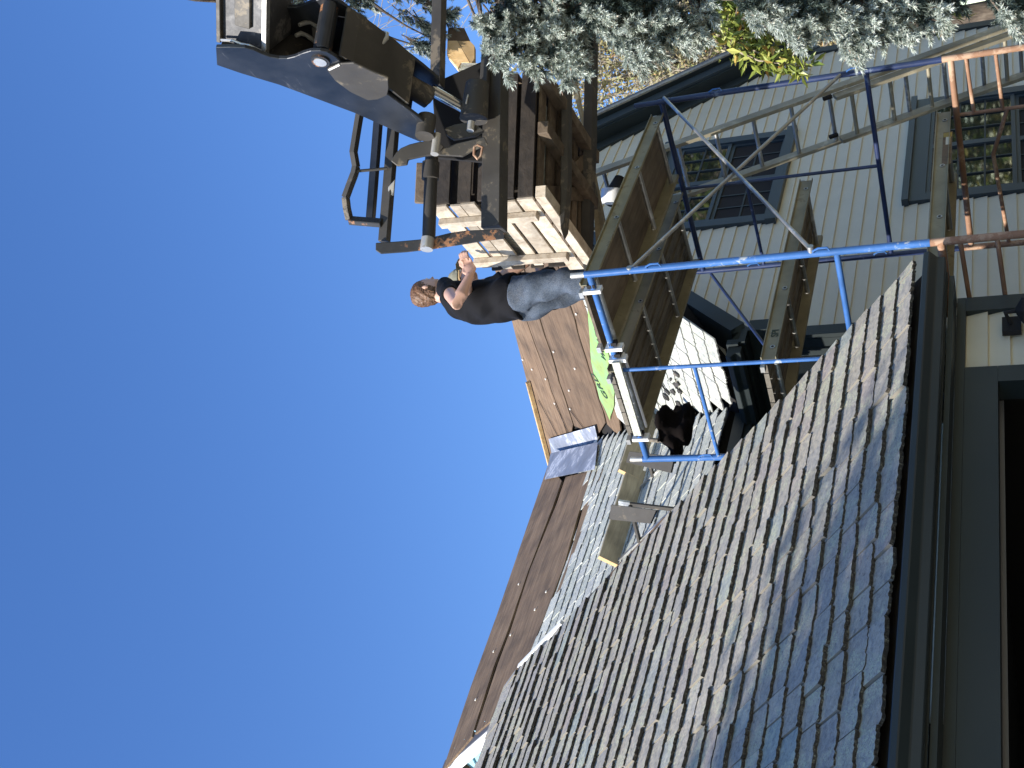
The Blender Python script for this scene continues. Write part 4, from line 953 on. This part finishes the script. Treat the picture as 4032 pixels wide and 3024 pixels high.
    if cap:
        h = MB(); loft(h, [hc+Z_*.01-F_*.005, hc+Z_*.06-F_*.008, hc+Z_*.11-F_*.01, hc+Z_*.14-F_*.01], [(.112, .092), (.112, .09), (.085, .072), (.03, .03)], 26, F_)
        loft(h, [hc+Z_*.03+F_*.08, hc+Z_*.028+F_*.14, hc+Z_*.01+F_*.185], [(.006, .07), (.006, .07), (.005, .045)], 20, Z_)
        remesh(h, 'cap', M_CAP, t, .006, None, 2)
        loft_e = MB(); loft_e.path([hc+R_*.07+Z_*.0-F_*.02, hc+R_*.082+F_*.03, hc+R_*.07+F_*.09], .006, 8); loft_e.build('pencil', M_YELLOW, t)
    return t
mb = MB()
for k_ in range(9):
    x_, y_ = random.uniform(2590, 2715), random.uniform(1610, 1750); vs, fs = blob(aw(x_, y_, .05) if y_ < 1660 else W(x_, y_, 9.0), (random.uniform(.08, .16), random.uniform(.06, .13), random.uniform(.03, .06)), k_, 14, .55); mb.add(vs, fs)
def crumple(co): return .012*np.sin(co[:, 0]*22+co[:, 2]*30)+.008*np.sin(co[:, 1]*40-co[:, 2]*18)
remesh(mb, 'bundle', M_TARP, TARP, .018, crumple, 4)['kind'] = 'stuff'
ft = V((6.74, 4.50, ZH+.10))
head_now = ft+V((0, 0, 1.78))
face1 = unit(vis_r*.90+vis_f*.38)
elb = W(1800, 1196, 8.12); wri = W(1852, 1082, 8.22)
hands1 = {1: (elb, wri), (1, 'dir'): unit(W(1838, 1035, 8.3)-W(1852, 1078, 8.22)), -1: (W(1835, 1120, 8.65), W(1842, 1060, 8.7)), (-1, 'dir'): unit(vis_r*.9+V((0, 0, .3)))}
person(ft, face1, 'man in black t-shirt and jeans with ginger hair seen from behind, gripping the crate', hands=hands1)
ft2 = at(1900, 1000, z=ZH+.10); ft2 = V((7.35, 4.85, ZH+.10))
face2 = unit(vis_r*.9+vis_f*-.1)
hd2 = {1: (ft2+V((.1, -.2, 1.15)), ft2+V((.25, -.35, 1.2))), (1, 'dir'): unit(vis_r), -1: (ft2+V((.2, .15, 1.12)), ft2+V((.4, .0, 1.2))), (-1, 'dir'): unit(vis_r)}
person(ft2, face2, 'man in olive cap and dark shirt, mostly hidden behind the ginger haired man', cap=True, hands=hd2, hair=True)

# ================================================================== VEGETATION
def tufts_mesh(name, tips, matl, parent, nn=30, nl=.03, nw=.0028, tw=.07, kind=None):
    """tips: array of (point, dir); each makes a twig tuft of needles"""
    P = np.array([t_[0] for t_ in tips]); D = np.array([t_[1] for t_ in tips]); k = len(P)
    a = np.cross(D, rng.normal(size=(k, 3))); a /= np.linalg.norm(a, axis=1)[:, None]; c = np.cross(D, a)
    ts = rng.uniform(0, 1, (k, nn)); th = rng.uniform(0, 2*np.pi, (k, nn)); spread = rng.uniform(.55, 1.15, (k, nn))*(1-.45*ts)
    base = P[:, None, :]+D[:, None, :]*(ts*tw)[..., None]
    rad = a[:, None, :]*np.cos(th)[..., None]+c[:, None, :]*np.sin(th)[..., None]
    nd = rad*np.sin(spread)[..., None]+D[:, None, :]*np.cos(spread)[..., None]
    tip = base+nd*(nl*rng.uniform(.75, 1.2, (k, nn)))[..., None]
    sd = np.cross(nd, rng.normal(size=(k, nn, 3))); sd /= np.linalg.norm(sd, axis=2)[..., None]
    v = np.stack([base-sd*nw, base+sd*nw, tip], 2).reshape(-1, 3)
    f = np.arange(len(v)).reshape(-1, 3)
    me = bpy.data.meshes.new(name); me.vertices.add(len(v)); me.vertices.foreach_set('co', v.ravel()); me.loops.add(len(v)); me.loops.foreach_set('vertex_index', f.ravel())
    me.polygons.add(len(f)); me.polygons.foreach_set('loop_start', np.arange(0, len(v), 3)); me.polygons.foreach_set('loop_total', np.full(len(f), 3)); me.update(); me.validate()
    me.materials.append(matl); return link(name, me, parent, **({'kind': kind} if kind else {}))
def spruce(name, label, trunk_xy, ztop, tips_px, dref):
    t = thing(name, label, 'tree')
    mb = MB(); tx, ty = trunk_xy; mb.path([(tx, ty, 0), (tx, ty, 3), (tx, ty, ztop)], [.2, .15, .03], 12); mb.build('trunk', M_BARK, t, smooth=True)
    tips = []; inner = []; lim = MB()
    for (x, y, d, dens, size) in tips_px:
        dark_b = d < 6 and y < 45
        p = W(x, y, d); z0 = p[2]+random.uniform(.25, .5); root = V((tx, ty, min(z0, ztop-.2))); vec = p-root; Lh = np.linalg.norm(vec)
        side_ = unit(np.cross(vec, (0, 0, 1))); path = []
        for i in range(9):
            s_ = i/8; path.append(root+vec*s_+V((0, 0, .0))+V((0, 0, -1))*.12*math.sin(math.pi*s_)*-1+side_*.05*math.sin(5*s_+x))
        lim.path(path, [.022*(1-.8*i/8) for i in range(9)], 6)
        for j in range(int(dens/13)):
            s_ = 1-abs(random.gauss(0, .10)) if j % 5 else 1-random.random()*.6
            s_ = max(.1, s_) if j else 1.; q = root+vec*s_; sg = random.choice((-1, 1)); o_ = sg*random.uniform(.02, .9)*size*(.35+1.1*(1-s_)); dr = random.uniform(0, .7)*size
            q = q+side_*o_*.5+V((0, 0, -dr*.5)); td = unit(unit(vec)*random.uniform(.5, 1.)+side_*sg*random.uniform(.1, .8)+V((0, 0, random.uniform(-.9, .1))))
            Lt = random.uniform(.10, .20)*(size/.16)
            if j == 0: q = q-td*Lt
            lim.path([q-td*.05, q+td*Lt], [.005, .002], 4)
            for m_ in range(13):
                f_ = (m_+.5)/13; side2 = rng.normal(0, 1, 3); side2 -= (side2@td)*td; side2 = unit(side2)
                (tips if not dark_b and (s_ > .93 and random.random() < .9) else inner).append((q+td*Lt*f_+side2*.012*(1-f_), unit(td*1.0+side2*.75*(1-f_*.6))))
    lim.build('limb', M_BARK, t, kind='stuff')
    tufts_mesh('foliage', tips, M_NEEDLE, t, nn=36, nl=.024, nw=.0026, tw=.045)
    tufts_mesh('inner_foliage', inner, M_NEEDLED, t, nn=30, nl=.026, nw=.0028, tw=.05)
    return t
T = []
def tp(x, y, d, n=230, s=.17): T.append((x, y-(75 if d < 6 else 30)*(.75 if d < 5.15 else 1), d, n*.85, s*.66))
for x, y in ((1130, 40), (1190, 60)): tp(x, y, 8.6, 80, .12)
for x, y in ((1680, 50), (1750, 90), (1690, 150), (1660, 215), (1330, 10), (1420, 40)): tp(x, y, 7.9, 150, .2)
for x, y in ((1900, 200), (1935, 270), (1945, 305), (1980, 90), (2010, 190), (2050, 150), (2070, 330), (2065, 260), (2110, 200), (2150, 120), (2170, 230), (2195, 335), (2210, 260), (2235, 320), (2240, 180)): tp(x, y, 5.3, 230, .15)
for x, y in ((2290, 90), (2320, 160), (2350, 60), (2390, 200), (2400, 110), (2440, 250), (2470, 180), (2500, 300), (2530, 210), (2550, 290), (2600, 180), (2640, 230), (2690, 190), (2740, 130)): tp(x, y, 5.2, 210, .16)
for x, y in ((2920, 70), (2960, 120), (3020, 110), (3060, 160), (3100, 190), (3140, 100), (3180, 165), (3230, 110), (3290, 140), (3320, 215), (3370, 190), (3400, 120), (3450, 150), (3510, 205), (3500, 110), (3560, 90), (3640, 120), (3660, 150), (3700, 40), (3920, 60), (3945, 130), (3990, 120), (4030, 60)): tp(x, y, 5.0, 220, .14)
trunkp = W(2700, -700, 5.9)
spruce('spruce_tree', 'blue spruce with pale needle tips, its branches hanging in along the right side', (trunkp[0], trunkp[1]), 7.6, T, 5.3)
def leaves_mesh(name, pts, matl, parent, size, asp=.45, droop=(0, 0, -.3), bend=True):
    k = len(pts); P = np.array(pts); d = rng.normal(size=(k, 3))+V(droop); d /= np.linalg.norm(d, axis=1)[:, None]
    a = np.cross(d, rng.normal(size=(k, 3))); a /= np.linalg.norm(a, axis=1)[:, None]; n_ = np.cross(d, a); L = (size*rng.uniform(.6, 1.3, k))[:, None]
    v = np.stack([P, P+d*L*.45+a*L*asp*.5+n_*L*.08, P+d*L, P+d*L*.45-a*L*asp*.5+n_*L*.08], 1).reshape(-1, 3)
    me = bpy.data.meshes.new(name); me.from_pydata([tuple(q) for q in v], [], [(4*i, 4*i+1, 4*i+2, 4*i+3) for i in range(k)]); me.materials.append(matl); return link(name, me, parent)
def broadleaf(name, label, base, height, crown_c, crown_r, nleaf, size, leafm, nl=60, tr=.16, group=None, twigs=True):
    t = thing(name, label, 'tree', group)
    mb = MB(); b = V(base); c = V(crown_c); mb.path([b, b+(c-b)*.5+V((.1, 0, 0)), c], [tr, tr*.7, tr*.35], 10); mb.build('trunk', M_BARK, t, smooth=True)
    lim = MB(); pts = []
    for i in range(nl):
        dr = unit(rng.normal(size=3)+V((0, 0, .3))); e_ = c+dr*V(crown_r)*random.uniform(.6, 1.05); s_ = b+(c-b)*random.uniform(.55, 1)
        m_ = (s_+e_)/2+rng.normal(0, .12, 3)*crown_r[0]; lim.path([s_, m_, e_], [tr*.25, tr*.12, tr*.04], 5)
        for j in range(7):
            q = m_+(e_-m_)*random.random(); e2 = q+rng.normal(0, .16, 3)*crown_r[0]; lim.path([q, (q+e2)/2+rng.normal(0, .03, 3)*crown_r[0], e2], [tr*.06, tr*.035, tr*.015], 4)
            for _ in range(max(1, nleaf//(nl*7))): pts.append(q+(e2-q)*random.random()+rng.normal(0, .06, 3)*crown_r[0])
    lim.build('limb', M_TWIG, t, kind='stuff'); leaves_mesh('foliage', pts, leafm, t, size)
    return t
c_ = W(2560, 300, 22); broadleaf('autumn_tree', 'thin autumn tree with pale olive leaves behind the dark gable rake', (c_[0]+.5, c_[1], 0), 9, c_, (3.4, 3.4, 2.6), 26000, .10, M_LEAFA, 110, .22)
c_ = W(2950, -150, 20); broadleaf('autumn_tree', 'autumn tree filling the gap above the gable, half hidden by spruce', (c_[0]+.5, c_[1], 0), 9, c_, (3.2, 3.2, 2.4), 16000, .11, M_LEAFA, 80, .2)
c_ = W(1500, -330, 26); broadleaf('bare_tree', 'nearly bare tree with fine twigs against the sky at the top right', (c_[0], c_[1], 0), 9, c_, (3.2, 3.2, 3.2), 1500, .07, M_LEAFA, 60, .1)
# leafy shrub sprays in front of the gable
t = thing('leafy_branch', 'yellow green leafy sprays between the spruce and the gable rake', 'branch'); lim = MB(); pts = []
sprays = [((2960, -350, 8.4), (2790, 40, 8.2)), ((2980, -300, 8.4), (2820, 110, 8.2)), ((3020, -300, 8.3), (2850, 165, 8.1)), ((3050, -300, 8.2), (2870, 215, 8.0)), ((2900, -100, 8.2), (3070, 165, 8.0)), ((2900, 0, 8.1), (3060, 130, 8.0)), ((2850, -100, 8.2), (3000, 200, 8.1)), ((2860, 120, 8.1), (3190, 275, 7.9)), ((2900, 200, 8.0), (3170, 262, 7.9)), ((2840, -200, 8.3), (2900, 60, 8.1)), ((3350, -200, 9.2), (3740, 90, 9)), ((3500, -200, 9.2), (3720, 60, 9)), ((3560, -200, 9.2), (3780, 40, 9)), ((2700, -200, 8.2), (2890, 20, 8.2))]
for a_, b_ in sprays:
    a_, b_ = W(*a_), W(*b_); m_ = (a_+b_)/2+V((0, 0, .08)); lim.path([a_, m_, b_], [.01, .007, .003], 5)
    for i in range(110):
        s_ = random.random()**.6; q = (1-s_)**2*a_+2*s_*(1-s_)*m_+s_*s_*b_; pts.append(q+rng.normal(0, .045, 3))
lim.build('twig', M_TWIG, t, kind='stuff'); leaves_mesh('foliage', pts, M_LEAFY, t, .10, .34, (0, 0, -.2))
# trees behind the camera: reflected in the windows, and one at the left that shades the lower roof
sc = V((2.35, 3.8, 2.2))+S*9
broadleaf('shade_tree', 'leafy tree left of the garage, its shadow falling on the lower slates', (sc[0], sc[1], 0), 7, sc, (1.7, 1.7, 1.7), 13000, .16, M_LEAFG, 110, .16)
t = thing('garden_hedge', 'tall leafy hedge behind the camera, mirrored in the lower window', 'hedge'); pts = [V((random.uniform(14, 40), -3.5+random.uniform(-.6, .6)+.4*math.sin(i), random.uniform(0, 4.2)+.5*math.sin(i*.37))) for i in range(26000)]; leaves_mesh('foliage', pts, M_LEAFG, t, .2)
mb = MB(); [mb.tube((x, -3.5, 0), (x+.2, -3.5, 3.4), .05, 6) for x in np.arange(14, 40, .9)]; mb.build('stem', M_TWIG, t, kind='stuff')
k_ = 0
for (x, y, r, lab) in ((24, -4, 4.5, 'green tree far behind the camera, mirrored in the gable window'), (31, -6, 5.0, 'autumn tree far behind the camera, mirrored in the windows'), (38, -9, 5.5, 'tall tree at the right behind the camera, mirrored in the lower window')):
    broadleaf('garden_tree', lab, (x, y, 0), 9, (x, y, 8.5), (r, r, 5.5), 15000, .26, M_LEAFA if k_ == 1 else M_LEAFG, 70, .25); k_ += 1
